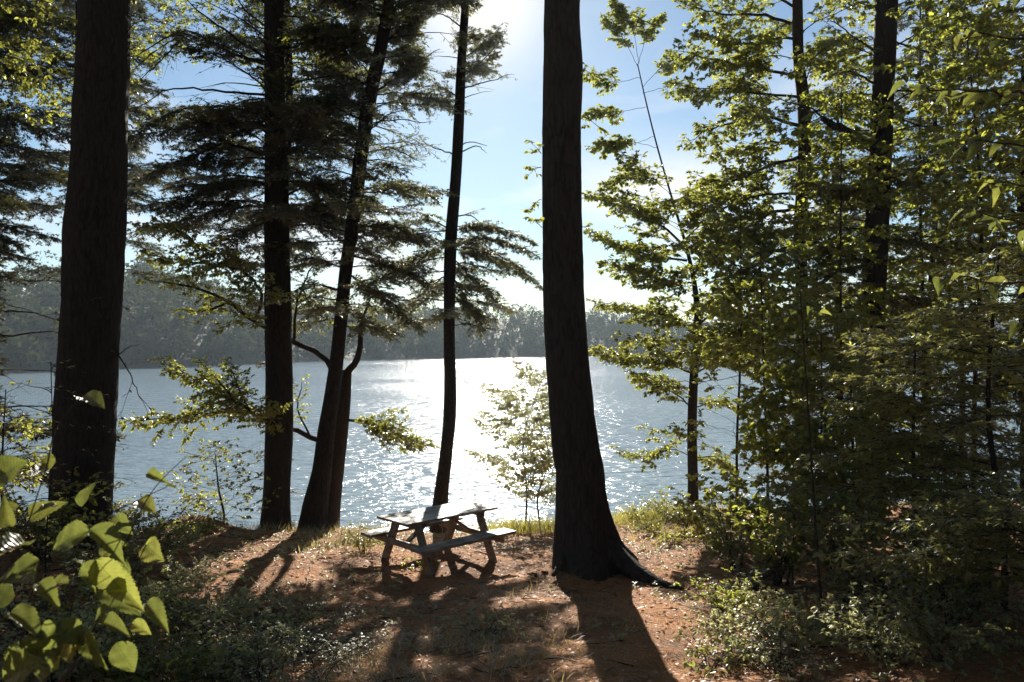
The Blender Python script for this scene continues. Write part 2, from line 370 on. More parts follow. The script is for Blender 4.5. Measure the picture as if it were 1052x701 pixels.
def grow(fo, pts, prm, start=.15, dens=1.0, skip=(), L2=None, taper=.75, leak=.03, r2=.006):
    pts = np.asarray(pts, float)
    dd = np.concatenate([[0], np.cumsum(np.linalg.norm(np.diff(pts, axis=0), axis=1))]); L = dd[-1]
    n2 = max(int(L * (1 - start) * prm['n2'] * dens), 3)
    t = start + (1 - start) * np.clip((np.arange(n2) + rng.random(n2)) / n2, 0, .995)
    t[-1] = .99
    u = t * L
    base = np.stack([np.interp(u, dd, pts[:, k]) for k in range(3)], 1)
    tg = nrm(np.gradient(pts, axis=0)); tan = nrm(np.stack([np.interp(u, dd, tg[:, k]) for k in range(3)], 1))
    lat = nrm(np.cross(tan, UP + rng.normal(0, .02, 3))); nor = np.cross(lat, tan)
    side = np.where(np.arange(n2) % 2 == 0, 1., -1.)[:, None]
    phi = rng.normal(0, prm['flat'] * 1.3, n2)[:, None]
    a = rng.normal(prm['a2'], .18, n2)[:, None]; a[-1] = 0
    d2 = nrm(np.cos(a) * tan + np.sin(a) * (side * np.cos(phi) * lat + np.sin(phi) * nor) + np.array([0, 0, -.06]))
    l2 = (L2 or prm['L2']) * (1 - taper * ((t - start) / (1 - start)) ** 1.2) * rng.uniform(.55, 1.25, n2)
    l2 = np.maximum(np.minimum(l2, L * .6), .12)
    ok = keep(base + d2 * l2[:, None] * .5, skip, leak)
    base, d2, l2, nor, lat = base[ok], d2[ok], l2[ok], nor[ok], lat[ok]
    if not len(base): return
    sg = prm['sag']
    c2 = lambda s, i: base[i] + d2[i] * (l2[i] * s)[:, None] - UP * (sg * l2[i] * s * s)[:, None]
    al = np.arange(len(base)); one = np.ones(len(base))
    fo.wood(base, c2(one * .5, al), c2(one, al), np.minimum(r2, .004 + .004 * l2))
    n3 = np.maximum((l2 * prm['n3'] * dens).astype(int), 2)
    i = np.repeat(al, n3); m = len(i)
    s = rng.uniform(.12, 1., m); s[np.cumsum(n3) - 1] = .98
    b3 = c2(s, i)
    lat3 = nrm(np.cross(d2[i], UP + rng.normal(0, .15, (m, 3)))); nor3 = np.cross(lat3, d2[i])
    sd = np.where(rng.random(m) < .5, 1., -1.)[:, None]
    ph = rng.normal(0, prm['flat'], m)[:, None]; a3 = rng.normal(.85, .25, m)[:, None]
    d3 = nrm(np.cos(a3) * d2[i] + np.sin(a3) * (sd * np.cos(ph) * lat3 + np.sin(ph) * nor3) - UP * .08)
    l3 = prm['L3'] * rng.uniform(.5, 1.3, m) * (1.15 - .5 * s)
    ok = keep(b3 + d3 * l3[:, None] * .6, skip, leak)
    b3, d3, l3, nor3, lat3 = b3[ok], d3[ok], l3[ok], nor3[ok], lat3[ok]; m = len(b3)
    if not m: return
    if prm['mode'] == 'needle':
        nn = UP + rng.normal(0, .35, (m, 3))
        fo.leaves(b3, d3, nn, l3, prm['w'] * rng.uniform(.7, 1.3, m))
        # side sprays
        lat4 = nrm(np.cross(d3, nn)); f = rng.choice([-1., 1.], m)[:, None]
        fo.leaves(b3 + d3 * (l3 * .4)[:, None], nrm(d3 * .75 + lat4 * f), nn + rng.normal(0, .2, (m, 3)), l3 * .55, prm['w'] * .8 * rng.uniform(.7, 1.3, m))
    else:
        fo.wood(b3, b3 + d3 * (l3 * .5)[:, None], b3 + d3 * l3[:, None], np.full(m, .0022))
        k = prm['per']; j = np.repeat(np.arange(m), k); mm = len(j)
        if prm['mode'] == 'tuft':
            v = nrm(d3[j] + rng.normal(0, .55, (mm, 3)) - UP * .15)
            fo.leaves(b3[j] + d3[j] * (l3[j] * rng.uniform(.4, 1., mm))[:, None], v, rng.normal(0, 1, (mm, 3)), prm['ll'] * rng.uniform(.6, 1.2, mm), np.full(mm, prm['w']) * rng.uniform(.7, 1.4, mm))
        else:
            ss = rng.uniform(.15, 1.0, mm)
            lt = nrm(np.cross(d3[j], UP)) * rng.choice([-1., 1.], mm)[:, None]
            v = nrm(d3[j] * .6 + lt * rng.uniform(.1, 1., mm)[:, None] + rng.normal(0, .3, (mm, 3)) - UP * .15)
            ln = prm['ll'] * rng.uniform(.55, 1.25, mm)
            fo.leaves(b3[j] + d3[j] * (l3[j] * ss)[:, None], v, UP + rng.normal(0, .5, (mm, 3)), ln, prm['w'] / prm['ll'] * ln * rng.uniform(.8, 1.15, mm))

def branch_curve(a, b, bow=.06, n=9, wob=.02):
    a = np.asarray(a, float); b = np.asarray(b, float); L = np.linalg.norm(b - a); t = np.linspace(0, 1, n)[:, None]
    p = a * (1 - t) + b * t + UP * (4 * t * (1 - t) * bow * L)
    w = rng.normal(0, wob * L, (n, 3)); w[0] = 0; w[-1] = 0
    k = np.array([.25, .5, .25]); w = np.stack([np.convolve(w[:, c], k, 'same') for c in range(3)], 1); w[0] = 0
    return p + w

def tree_base(tr, d, y=None):
    """trunk rows (px, py, width px) -> world points and radii, reaching below the ground"""
    pts = np.array([P(a, b, d) for a, b, w in tr]); rad = np.array([w / F * d / 2 for a, b, w in tr])
    return pts, rad

TREES = {}
def tree(name, label, cat, tr, d, bark, group=None, top=None, seg=16, rough=.10, nring=60, tip=.02, seed=1, flare=None, sink=.35):
    """trunk from photo rows given from the ground upward; top = extra height grown above the last row"""
    pts, rad = tree_base(tr, d)
    if top:
        dirn = pts[-1] - pts[-2]; dirn = dirn / np.linalg.norm(dirn)
        dirn = nrm(dirn * .6 + UP * .4)
        pts = np.vstack([pts, pts[-1] + dirn * top * .5, pts[-1] + dirn * top]); rad = np.concatenate([rad, [rad[-1] * .6, tip]])
    gz = float(ground(pts[0][0], pts[0][1]))
    p0 = pts[0].copy()
    if p0[2] > gz - .05:           # carry the stem down into the soil
        k = (p0 - pts[1]); k = k / max(np.linalg.norm(k), 1e-6)
        q = p0 + k * ((p0[2] - gz + sink) / max(-k[2], .3)); pts = np.vstack([q, pts]); rad = np.concatenate([[rad[0] * 1.12], rad])
    P4 = smooth_curve(np.hstack([pts, rad[:, None]]), nring)
    base = np.array([P4[0][0], P4[0][1], float(ground(P4[0][0], P4[0][1]))])
    root = empty(name, base, label, cat, group)
    tube_obj('trunk', P4[:, :3], np.maximum(P4[:, 3], .005), bark, root, seg, rough, seed, base, flare)
    return dict(root=root, base=base, P=P4[:, :3], R=P4[:, 3], bark=bark, fo=Foliage(), d=d)

def at_z(T, z):
    i = np.interp(z, T['P'][:, 2], np.arange(len(T['P'])))
    return np.array([np.interp(i, np.arange(len(T['P'])), T['P'][:, k]) for k in range(3)]), float(np.interp(i, np.arange(len(T['P'])), T['R']))
def z_of(T, py): return CZ - (py - CY) / F * T['d']

def limb(T, pts, r0, prm=None, start=.25, dens=1., r1=.006, L2=None, n=14, skip=(), seg=6, leak=.03, **kw):
    c = smooth_curve(pts, n) if len(pts) > 2 else branch_curve(pts[0], pts[1], n=n)
    w = rng.normal(0, .012 * np.linalg.norm(c[-1] - c[0]), c.shape); w[0] = 0; c = c + w * .5
    t = np.linspace(0, 1, len(c))
    tube_obj('branch', c, r0 * (1 - t) ** .8 + r1 * t ** .5, T['bark'], T['root'], seg, 0, 0, T['base'])
    if prm: grow(T['fo'], c, prm, start, dens, skip, L2, leak=leak, **kw)
    return c

def whorls(T, z0, z1, n, Lf, prm, slope=(.05, .25), az=None, bow=.05, r=.02, dens=1., start=.2, skip=(), frame_dens=None, L2=None, jitter=.25, leak=.03):
    """n side branches up the trunk between heights z0 and z1; Lf(u) gives their length"""
    for k in range(n):
        u = (k + rng.random()) / n; z = z0 + (z1 - z0) * u
        p, tr = at_z(T, z)
        a = (rng.uniform(*az) if az else (k * 2.399 + rng.normal(0, jitter))) if not isinstance(az, list) else az[rng.integers(len(az))] + rng.normal(0, jitter)
        L = Lf(u) * rng.uniform(.7, 1.2)
        sl = rng.uniform(*slope)
        e = p + np.array([math.cos(a), math.sin(a), sl]) * L
        if e[1] < 1.5 and abs(e[0]) < 4 and T['d'] > 3: continue
        c = branch_curve(p, e, bow, wob=.03)
        t = np.linspace(0, 1, len(c))
        py = CY - (z - CZ) / T['d'] * F
        # a bare limb that would cross an opening is left shorter
        tube_obj('branch', c, max(r, .10 * tr) * (1 - .85 * t) * (.6 + .4 * min(L / 2.5, 1)), T['bark'], T['root'], 5, 0, 0, T['base'])
        dn = dens if py > -60 else dens * .5
        grow(T['fo'], c, prm, start, dn, skip, L2, leak=leak)

def finish(T, leafmat, shape='leaf', droop=.15, part='crown'):
    return T['fo'].build(part, leafmat, T['root'], T['base'], shape, droop)

# ================================================================== SETTING
def axis(*segs):
    out = [np.array([segs[0][0]])]
    for a, b, st in segs:
        n = max(int(round((b - a) / st)), 1); out.append(np.linspace(a, b, n + 1)[1:])
    return np.concatenate(out)
gx = axis((-150, -40, 8), (-40, -14, 1.2), (-14, -9, .25), (-9, 9, .07), (9, 14, .25), (14, 40, 1.2), (40, 150, 8))
gy = axis((-25, -6, 2), (-6, 4.5, .35), (4.5, 20, .07), (20, 30, .5))
X, Y = np.meshgrid(gx, gy)
Z = ground(X, Y) + .018 * fbm(X * 7, Y * 7, 9, 3)
nx = len(gx); ny = len(gy)
idx = np.arange(nx * ny).reshape(ny, nx)
Q = np.stack([idx[:-1, :-1], idx[:-1, 1:], idx[1:, 1:], idx[1:, :-1]], -1).reshape(-1, 4)
tag(mesh_obj('ground', np.stack([X, Y, Z], -1).reshape(-1, 3), [Q], [M['ground']], smooth=True), 'reddish needle covered clearing sloping to the lake', 'ground', kind='structure')

tag(mesh_obj('water', [(-600, 10, 0), (600, 10, 0), (600, 600, 0), (-600, 600, 0)], [np.array([[0, 1, 2, 3]])], [M['water']]), 'rippled lake glittering under the low sun', 'lake', kind='structure')

TH = np.radians(np.linspace(-88, 88, 120))
def shore_r(th):
    return np.interp(np.degrees(th), [-90, -50, -35, -17, 0, 15, 35, 60, 90], [80, 150, 185, 250, 325, 365, 380, 330, 200]) + 7 * np.sin(np.degrees(th) * .35)
def hill_z(th, o):
    h = np.interp(o, [0, 4, 25, 70, 130, 200], [-.6, .8, 7, 15, 20, 21]) * np.interp(np.degrees(th), [-60, -20, 0, 20], [1.25, 1.12, .82, .72])
    return h * (1 + .3 * np.sin(np.degrees(th) * .21 + 1))
OF = np.array([0, 2, 4, 12, 25, 45, 70, 100, 130, 165, 200])
TT, OO = np.meshgrid(TH, OF)
RR = shore_r(TT) + OO
hz = hill_z(TT, OO)
idx = np.arange(TT.size).reshape(TT.shape)
Q = np.stack([idx[:-1, :-1], idx[:-1, 1:], idx[1:, 1:], idx[1:, :-1]], -1).reshape(-1, 4)
tag(mesh_obj('hills', np.stack([np.sin(TT) * RR, np.cos(TT) * RR, hz], -1).reshape(-1, 3), [Q], [M['hill']], smooth=True), 'low wooded hills along the far shore', 'hills', kind='structure')

# far wood: one mass of small crowns
ff = Foliage()
nt_ = 1900
th = np.radians(rng.uniform(-62, 62, nt_)); of = 2 + 110 * rng.random(nt_) ** 1.5
r = shore_r(th) + of; bz = hill_z(th, of)
ht = np.where(rng.random(nt_) < .12, rng.uniform(13, 17, nt_), rng.uniform(6, 11, nt_)) * np.clip(.55 + of / 40, .55, 1)
con = rng.random(nt_) < .45
per = 170
j = np.repeat(np.arange(nt_), per); m = len(j)
u = rng.random(m) ** .8
wd = np.where(con[j], (1 - u) * .26 + .02, .34 * np.sqrt(np.clip(1 - (2 * u - .95) ** 2, .02, 1)))
wd = wd * ht[j] * (.75 + .5 * rng.random(m)); az = rng.uniform(0, 2 * np.pi, m)
c = np.stack([np.sin(th[j]) * r[j] + np.cos(az) * wd, np.cos(th[j]) * r[j] + np.sin(az) * wd, bz[j] + ht[j] * (.08 + .92 * u)], 1)
dv = np.stack([np.cos(az), np.sin(az), rng.normal(-.2, .5, m)], 1)
ff.leaves(c, dv, UP * .6 - np.array([0, .8, 0]) + dv * .8 + rng.normal(0, .2, (m, 3)), rng.uniform(.6, 1.3, m), rng.uniform(.5, 1.0, m))
tag(ff.build('far_forest', M['far'], None, shape='kite', droop=.2), 'hazy mixed forest covering the far shore', 'forest', kind='stuff')

# unseen wood of leaf clumps, added round and above the camera to cut skylight
sf = Foliage(); m = 90000
kx = rng.uniform(-34, 34, m); ky = rng.uniform(-34, 12, m); kz = CZ + rng.uniform(-1.5, 19, m)
over = (kz > CZ + 7.5) & (ky < 9)
ring = ((ky < -5) | ((np.abs(kx) > 13) & (ky < 12))) & (np.hypot(kx, ky) > 6)
cl_ = vnoise(kx * .5 + kz * .21, ky * .5 - kz * .17, 31) + vnoise(kx * .3, kz * .4, 33) > .06
ok = (over | ring) & cl_
pc = np.stack([kx, ky, kz], 1)[ok]; m = len(pc)
sf.leaves(pc, rng.normal(0, 1, (m, 3)) * np.array([1, 1, .4]), UP + rng.normal(0, .6, (m, 3)), rng.uniform(.35, .75, m), rng.uniform(.22, .45, m))
tag(sf.build('unseen_shade_forest', M['hemlock'], None, shape='leaf', droop=.2), 'unseen leafy wood added around and above the clearing for shade', 'forest', kind='stuff')

# ================================================================== SUN, SKY, AIR, CAMERA
SUN_EL = math.radians(25.2); SUN_AZ = math.radians(-2.4)
sd = Vector((math.sin(SUN_AZ) * math.cos(SUN_EL), math.cos(SUN_AZ) * math.cos(SUN_EL), math.sin(SUN_EL)))
sun = bpy.data.lights.new('sun', 'SUN'); sun.energy = 5.0; sun.angle = math.radians(.55); sun.color = (1, .92, .80)
so = bpy.data.objects.new('sun', sun); COL.objects.link(so); so.rotation_euler = sd.to_track_quat('Z', 'Y').to_euler()
W = bpy.data.worlds.new('World'); S.world = W; W.use_nodes = True
nt = W.node_tree; nt.nodes.clear(); L = nt.links.new
sky = N(nt, 'ShaderNodeTexSky', sky_type='NISHITA'); sky.sun_disc = False; sky.sun_elevation = SUN_EL; sky.sun_rotation = SUN_AZ
sky.air_density = 1.0; sky.dust_density = .22; sky.ozone_density = .4; sky.altitude = 200
tc = N(nt, 'ShaderNodeTexCoord')
mp = N(nt, 'ShaderNodeMapping'); mp.inputs['Scale'].default_value = (1.3, 1.3, 4.2); mp.inputs['Location'].default_value = (.37, .1, .12); L(tc.outputs['Generated'], mp.inputs[0])
cn = N(nt, 'ShaderNodeTexNoise', i_Scale=2.3, i_Detail=7.0, i_Roughness=.55, i_Distortion=.3); L(mp.outputs[0], cn.inputs['Vector'])
cfa = ramp(nt, cn.outputs['Fac'], [(.50, (0, 0, 0)), (.70, (1, 1, 1))])
mc = N(nt, 'ShaderNodeMapping'); mc.inputs['Scale'].default_value = (1, 0, 2.6); L(tc.outputs['Generated'], mc.inputs[0])
dc = N(nt, 'ShaderNodeVectorMath', operation='DISTANCE'); dc.inputs[1].default_value = (.20, 0, .54); L(mc.outputs[0], dc.inputs[0])
dr = ramp(nt, dc.outputs['Value'], [(.02, (1, 1, 1)), (.20, (0, 0, 0))])
nr = ramp(nt, cn.outputs['Fac'], [(.30, (.15, .15, .15)), (.55, (1, 1, 1))])
cb = N(nt, 'ShaderNodeMixRGB', blend_type='MULTIPLY', i_Fac=1.0); L(dr, cb.inputs[1]); L(nr, cb.inputs[2])
cmx = N(nt, 'ShaderNodeMixRGB', blend_type='LIGHTEN', i_Fac=1.0); L(cfa, cmx.inputs[1]); L(cb.outputs[0], cmx.inputs[2]); 
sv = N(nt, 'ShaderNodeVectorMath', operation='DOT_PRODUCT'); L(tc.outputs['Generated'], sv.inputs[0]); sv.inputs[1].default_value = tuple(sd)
au = ramp(nt, sv.outputs['Value'], [(.9915, (0, 0, 0)), (.9975, (.45, .45, .45)), (1.0, (1, 1, 1))])   # glow of the sun painted into the sky colour as a bright patch
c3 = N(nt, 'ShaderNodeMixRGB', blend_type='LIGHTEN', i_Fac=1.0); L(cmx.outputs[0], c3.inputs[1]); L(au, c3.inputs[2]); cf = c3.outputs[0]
sx = N(nt, 'ShaderNodeSeparateXYZ'); L(tc.outputs['Generated'], sx.inputs[0])
el = ramp(nt, sx.outputs['Z'], [(.06, (.9, .9, .9)), (.22, (.85, .85, .85)), (.32, (.3, .3, .3)), (.55, (.15, .15, .15))])
cm_ = N(nt, 'ShaderNodeMixRGB', blend_type='MULTIPLY', i_Fac=1.0); L(cf, cm_.inputs[1]); L(el, cm_.inputs[2])
sk = N(nt, 'ShaderNodeMixRGB', blend_type='MULTIPLY', i_Fac=1.0); L(sky.outputs[0], sk.inputs[1]); sk.inputs[2].default_value = (.62, .755, .85, 1)
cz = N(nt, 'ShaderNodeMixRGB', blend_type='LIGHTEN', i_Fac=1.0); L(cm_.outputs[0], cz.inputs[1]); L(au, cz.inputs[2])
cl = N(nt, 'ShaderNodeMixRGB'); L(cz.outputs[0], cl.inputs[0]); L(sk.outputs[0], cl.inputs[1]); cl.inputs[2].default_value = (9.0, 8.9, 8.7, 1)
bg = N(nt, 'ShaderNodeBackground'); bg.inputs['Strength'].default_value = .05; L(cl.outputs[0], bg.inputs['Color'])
wo = N(nt, 'ShaderNodeOutputWorld'); L(bg.outputs[0], wo.inputs['Surface'])

# air: one closed box of thin haze round everything
hv = np.array([(x, y, z) for z in (-3, 62) for y in (-45, 640) for x in (-640, 640)], float)
hf = np.array([[0, 2, 3, 1], [4, 5, 7, 6], [0, 1, 5, 4], [2, 6, 7, 3], [0, 4, 6, 2], [1, 3, 7, 5]])
hm, hnt, hout = mat('summer_haze')
pv = N(hnt, 'ShaderNodeVolumePrincipled'); pv.inputs['Color'].default_value = (.72, .87, 1.0, 1); pv.inputs['Density'].default_value = .00035; pv.inputs['Anisotropy'].default_value = .12
hnt.links.new(pv.outputs[0], hout.inputs['Volume'])
tag(mesh_obj('haze', hv, [hf], [hm]), 'thin sunlit haze over the lake', 'haze', kind='stuff')

cam = bpy.data.cameras.new('camera'); co = bpy.data.objects.new('camera', cam); COL.objects.link(co)
co.location = (0, 0, CZ); co.rotation_euler = (math.radians(90), 0, 0)
cam.dof.use_dof = True; cam.dof.focus_distance = 12.5; cam.dof.aperture_fstop = 5.6
cam.sensor_width = 36; cam.lens = 36 * F / 1052; cam.clip_start = .05; cam.clip_end = 3000
S.camera = co
S.view_settings.view_transform = 'Standard'; S.view_settings.look = 'None'; S.view_settings.exposure = 1.32; S.view_settings.gamma = 1
S.cycles.use_denoising = True
S.cycles.max_bounces = 8; S.cycles.transmission_bounces = 4; S.cycles.diffuse_bounces = 4; S.cycles.volume_bounces = 0
S.cycles.sample_clamp_indirect = 6; S.cycles.sample_clamp_direct = 30
#@@TREES

# ================================================================== TREES
ns = rng.normal
# --- big left trunk
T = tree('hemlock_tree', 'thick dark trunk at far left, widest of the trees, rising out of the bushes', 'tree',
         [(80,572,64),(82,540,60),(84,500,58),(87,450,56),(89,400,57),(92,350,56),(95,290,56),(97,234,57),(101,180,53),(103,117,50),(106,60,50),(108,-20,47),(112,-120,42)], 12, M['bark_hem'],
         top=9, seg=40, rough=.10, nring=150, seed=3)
whorls(T, z_of(T, -40), T['P'][-1][2] - .4, 34, lambda u: 3.4 * (1 - .75 * u), HEM, (-.15, .25), dens=.8, r=.022)
for a, b in (((100,380),(146,352)),((84,392),(48,372)),((96,300),(132,318)),((108,60),(158,14)),((118,360),(150,420))):
    limb(T, [P(*a, 12), P(*b, 11.7)], .012, HEMT, .4, .35, r1=.003)
finish(T, M['hemlock'], 'kite', .1)

# --- second straight trunk
T = tree('hemlock_tree', 'straight dark trunk left of the leaning tree, bare limbs reaching left near its top', 'tree',
         [(283,552,36),(283.5,535,31),(284,515,28),(287,440,28),(286,350,27),(284.5,234,25),(284,180,23),(283,117,21),(281,0,19),(279,-120,16)], 16.8, M['bark_hem'], top=6, seg=28, rough=.09, nring=130, seed=9)
for pts, r0 in (([(276,62),(238,36),(196,4),(180,-14)],.035), ([(276,64),(232,52),(192,33),(136,60)],.04), ([(190,33),(166,48),(136,72)],.018), ([(192,34),(170,58),(140,86)],.018),
                ([(277,98),(214,93),(176,92),(140,112)],.03), ([(277,118),(230,110),(190,112),(150,132)],.035), ([(277,160),(230,150),(180,170),(135,190)],.04), ([(277,150),(240,128),(206,120)],.02),
                ([(277,190),(220,196),(170,208),(130,215)],.04), ([(277,212),(240,214),(190,226),(140,240)],.03), ([(277,225),(250,240),(215,250)],.02), ([(277,30),(250,8),(234,-20)],.025), ([(277,10),(262,-12),(252,-40)],.025),
                ([(291,40),(318,26),(346,18)],.025), ([(291,132),(322,114),(350,96)],.02), ([(291,155),(318,128),(336,104)],.02), ([(291,218),(320,216),(352,224)],.025), ([(290,128),(318,124),(360,132)],.018)):
    dz = rng.uniform(-1.2, 1.0)
    p = [P(a, b, 16.8 + dz * (i / (len(pts) - 1))) for i, (a, b) in enumerate(pts)]
    ymean = np.mean([b for a, b in pts])
    limb(T, p, r0, HEM if ymean > 100 else HEMT, .18, 1.35 if ymean > 104 else .6, L2=.8, skip=())
whorls(T, z_of(T, 240), z_of(T, 96), 24, lambda u: 2.9, HEM, (-.15, .15), dens=1.15, r=.02, L2=.85)
whorls(T, z_of(T, 96), z_of(T, -90), 28, lambda u: 2.9, HEMT, (-.05, .45), dens=1.0, r=.016)
whorls(T, z_of(T, -90), T['P'][-1][2] - .3, 20, lambda u: 2.6 * (1 - .7 * u), HEM, (-.1, .25), dens=.7, r=.02)
finish(T, M['hemlock'], 'kite', .1)

# --- leaning conifer
T = tree('pine_tree', 'dark leaning conifer with a dense crown, rising right from the bank beside an oak', 'tree',
         [(319,552,31),(324,520,26),(330,490,21),(336,440,17.5),(342,400,15),(348,350,13.5),(355,280,13),(365,210,14),(372,150,14),(381,95,14),(391,50,13),(400,0,11),(412,-90,9)], 17.2, M['bark_hem'], top=4.5, seg=22, rough=.10, nring=110, seed=14)
for pts, r0, dn in (([(352,300),(320,292),(298,300)],.03,1.), ([(360,235),(400,232),(440,250)],.03,1.2), ([(357,262),(410,276),(446,300)],.03,1.3), ([(355,280),(400,310),(430,336)],.025,1.2), ([(352,310),(380,330),(404,346)],.02,1.1),
                ([(362,215),(330,214),(304,226)],.025,1.2), ([(370,160),(400,152),(430,166)],.02,.8), ([(375,128),(408,124),(440,126)],.016,.35), ([(366,196),(410,190),(448,206)],.025,1.2), ([(384,96),(410,78),(452,50)],.025,1.1),
                ([(390,62),(362,40),(330,24)],.03,1.5), ([(385,90),(350,76),(312,74)],.03,1.5), ([(394,44),(424,22),(456,8)],.025,1.3), ([(398,10),(368,-4),(330,-14)],.03,1.5), ([(380,110),(350,104),(318,112)],.022,1.1), ([(398,20),(420,-10),(450,-30)],.025,1.2), ([(352,300),(376,288),(420,290)],.02,1.)):
    dz = rng.uniform(-1.6, 1.2)
    limb(T, [P(a, b, 17.2 + dz * (i / (len(pts) - 1))) for i, (a, b) in enumerate(pts)], r0, PINE if dn < 1 else HEM, .12, dn * 1.1, L2=.75)
whorls(T, z_of(T, 340), z_of(T, 180), 21, lambda u: 2.2, HEM, (-.22, .1), dens=.95, L2=.7)
whorls(T, z_of(T, 180), z_of(T, 100), 24, lambda u: 2.0, HEMT, (-.15, .2), dens=1.0)
whorls(T, z_of(T, 98), z_of(T, -60), 24, lambda u: 2.1, HEM, (-.1, .3), dens=1.5, L2=.8)
whorls(T, z_of(T, -60), T['P'][-1][2] - .3, 12, lambda u: 2.2 * (1 - .7 * u), HEM, (-.1, .3), dens=.8)
finish(T, M['pine'], 'kite', .1)

# --- oak leaning over the bank
T = tree('oak_tree', 'low forked oak spreading leafy boughs over the water, beside the leaning conifer', 'tree',
         [(338,554,22),(341,520,18),(346,480,15.5),(351,440,14),(354.5,400,12.5),(356,380,10.5)], 17.7, M['bark_thin'], seg=14, rough=.08, nring=50, seed=21)
OAK = dict(LEAF, n2=10, n3=12, per=6, ll=.078, w=.052, L2=.55, L3=.2, flat=.35)
limb(T, [P(355,385,17.7), P(366,370,17.7), P(372,330,17.8), P(384,300,18)], .09, OAK, .4, .7, L2=.6, seg=8)
limb(T, [P(351,405,17.7), P(333,366,17.5), P(300,349,17.3), P(262,330,16.2), P(238,310,15.6), P(200,296,15.2), P(150,288,15)], .075, OAK, .5, 1.38, L2=.7, skip=(4,), seg=8)
limb(T, [P(238,310,15.7), P(205,320,15.5), P(186,318,15.3)], .03, OAK, .2, 1.3, L2=.4, skip=(4,))
limb(T, [P(262,330,16.2), P(268,300,15.8), P(240,270,15.5), P(200,252,15.3)], .035, OAK, .15, 2.17, L2=.75, skip=(4,))
limb(T, [P(245,276,15.6), P(200,270,15.4), P(150,262,15.2)], .025, OAK, .1, 2.03, L2=.65, skip=(4,))
limb(T, [P(215,262,15.4), P(180,236,15.2), P(140,234,15)], .025, OAK, .1, 1.89, L2=.6)
limb(T, [P(302,350,17.3), P(304,320,17.2), P(312,290,17.2), P(330,262,17)], .035, OAK, .2, 1.1, L2=.5, skip=(4,))
limb(T, [P(312,300,17.2), P(322,318,17.1), P(338,330,17)], .02, OAK, .1, 1.1, L2=.4, skip=(4,))
limb(T, [P(345,462,17.7), P(318,447,17.5), P(290,440,17), P(262,424,16.2), P(220,402,15.8), P(172,374,15.5)], .07, OAK, .36, 1.9, L2=.9, skip=(4, 5, 7), seg=8)
limb(T, [P(262,424,16.2), P(220,424,15.8), P(180,430,15.6), P(136,432,15.4)], .03, OAK, .12, 1.9, L2=.75, skip=(4, 5, 7))
limb(T, [P(255,420,16.2), P(246,400,16), P(236,376,15.8)], .025, OAK, .1, 1.9, L2=.7, skip=(4, 5, 7))
limb(T, [P(240,412,16.1), P(222,388,16), P(206,372,15.8)], .025, OAK, .1, 1.89, L2=.4, skip=(4, 5, 7))
limb(T, [P(318,447,17.5), P(306,420,17.2), P(310,394,17)], .025, OAK, .2, 1.2, L2=.4, skip=(4, 5, 7))
limb(T, [P(349,430,17.7), P(368,432,17.6), P(400,444,17.4), P(438,456,17.2)], .04, OAK, .2, 2.1, L2=.8, skip=(5,))
limb(T, [P(372,436,17.6), P(398,432,17.4), P(416,440,17.2)], .02, OAK, .1, 1.6, L2=.6, skip=(5,))
finish(T, M['oak'])

# --- slender trunk behind the table
T = tree('pine_tree', 'slender curved trunk standing right behind the picnic table', 'tree',
         [(450,548,19),(452.5,515,15.5),(458,468,13),(461.5,434,13),(461.5,334,11.5),(464,234,12.5),(467,200,11.5),(471,133,11),(474,67,9.5),(478.5,0,8),(482,-60,7)], 18.2, M['bark_hem'], top=4, seg=20, rough=.08, nring=110, seed=31)
for pts, dn in (([(473,80),(496,62),(522,30)],1.3), ([(472,92),(500,84),(528,76)],.9), ([(475,60),(500,44),(516,24)],1.2), ([(472,100),(446,88),(420,96)],1.), ([(472,90),(490,72),(510,76)],1.1), ([(476,30),(452,14),(430,18)],1.1),
                ([(466,160),(490,150),(500,158)],.12), ([(470,160),(442,150),(424,140)],.25), ([(464,238),(500,232),(548,248)],1.5), ([(463,250),(496,262),(540,284)],1.7), ([(463,262),(490,290),(520,318)],1.7), ([(462,280),(480,310),(496,346)],1.5),
                ([(463,246),(508,246),(552,262)],1.4), ([(466,222),(484,222),(500,236)],.9), ([(463,250),(430,262),(398,282)],1.5), ([(462,280),(436,300),(410,332)],1.4), ([(464,236),(440,226),(410,232)],1.1), ([(462,300),(482,318),(510,330)],1.4), ([(464,256),(520,266),(556,296)],1.2)):
    dz = rng.uniform(-1.2, 1.2)
    limb(T, [P(a, b, 18.2 + dz * (i / (len(pts) - 1))) for i, (a, b) in enumerate(pts)], .02, PINE if dn < 1 else HEM, .10, dn, L2=.55, r1=.003, seg=5)
limb(T, [P(461,388,18.2), P(478,392,18), P(494,404,17.8)], .012, None, n=8)
limb(T, [P(470,150,18.2), P(484,146,18), P(500,150,17.9)], .012, None, n=8)
whorls(T, z_of(T, 342), z_of(T, 225), 14, lambda u: 1.9, HEM, (-.3, .0), dens=1.0, L2=.5)
whorls(T, z_of(T, 110), z_of(T, 30), 7, lambda u: 1.0, HEM, (-.1, .3), dens=.9, L2=.4)
whorls(T, z_of(T, -30), T['P'][-1][2] - .3, 12, lambda u: 1.4 * (1 - .6 * u), HEM, (0, .3), dens=.6)
finish(T, M['pine'], 'kite', .1)

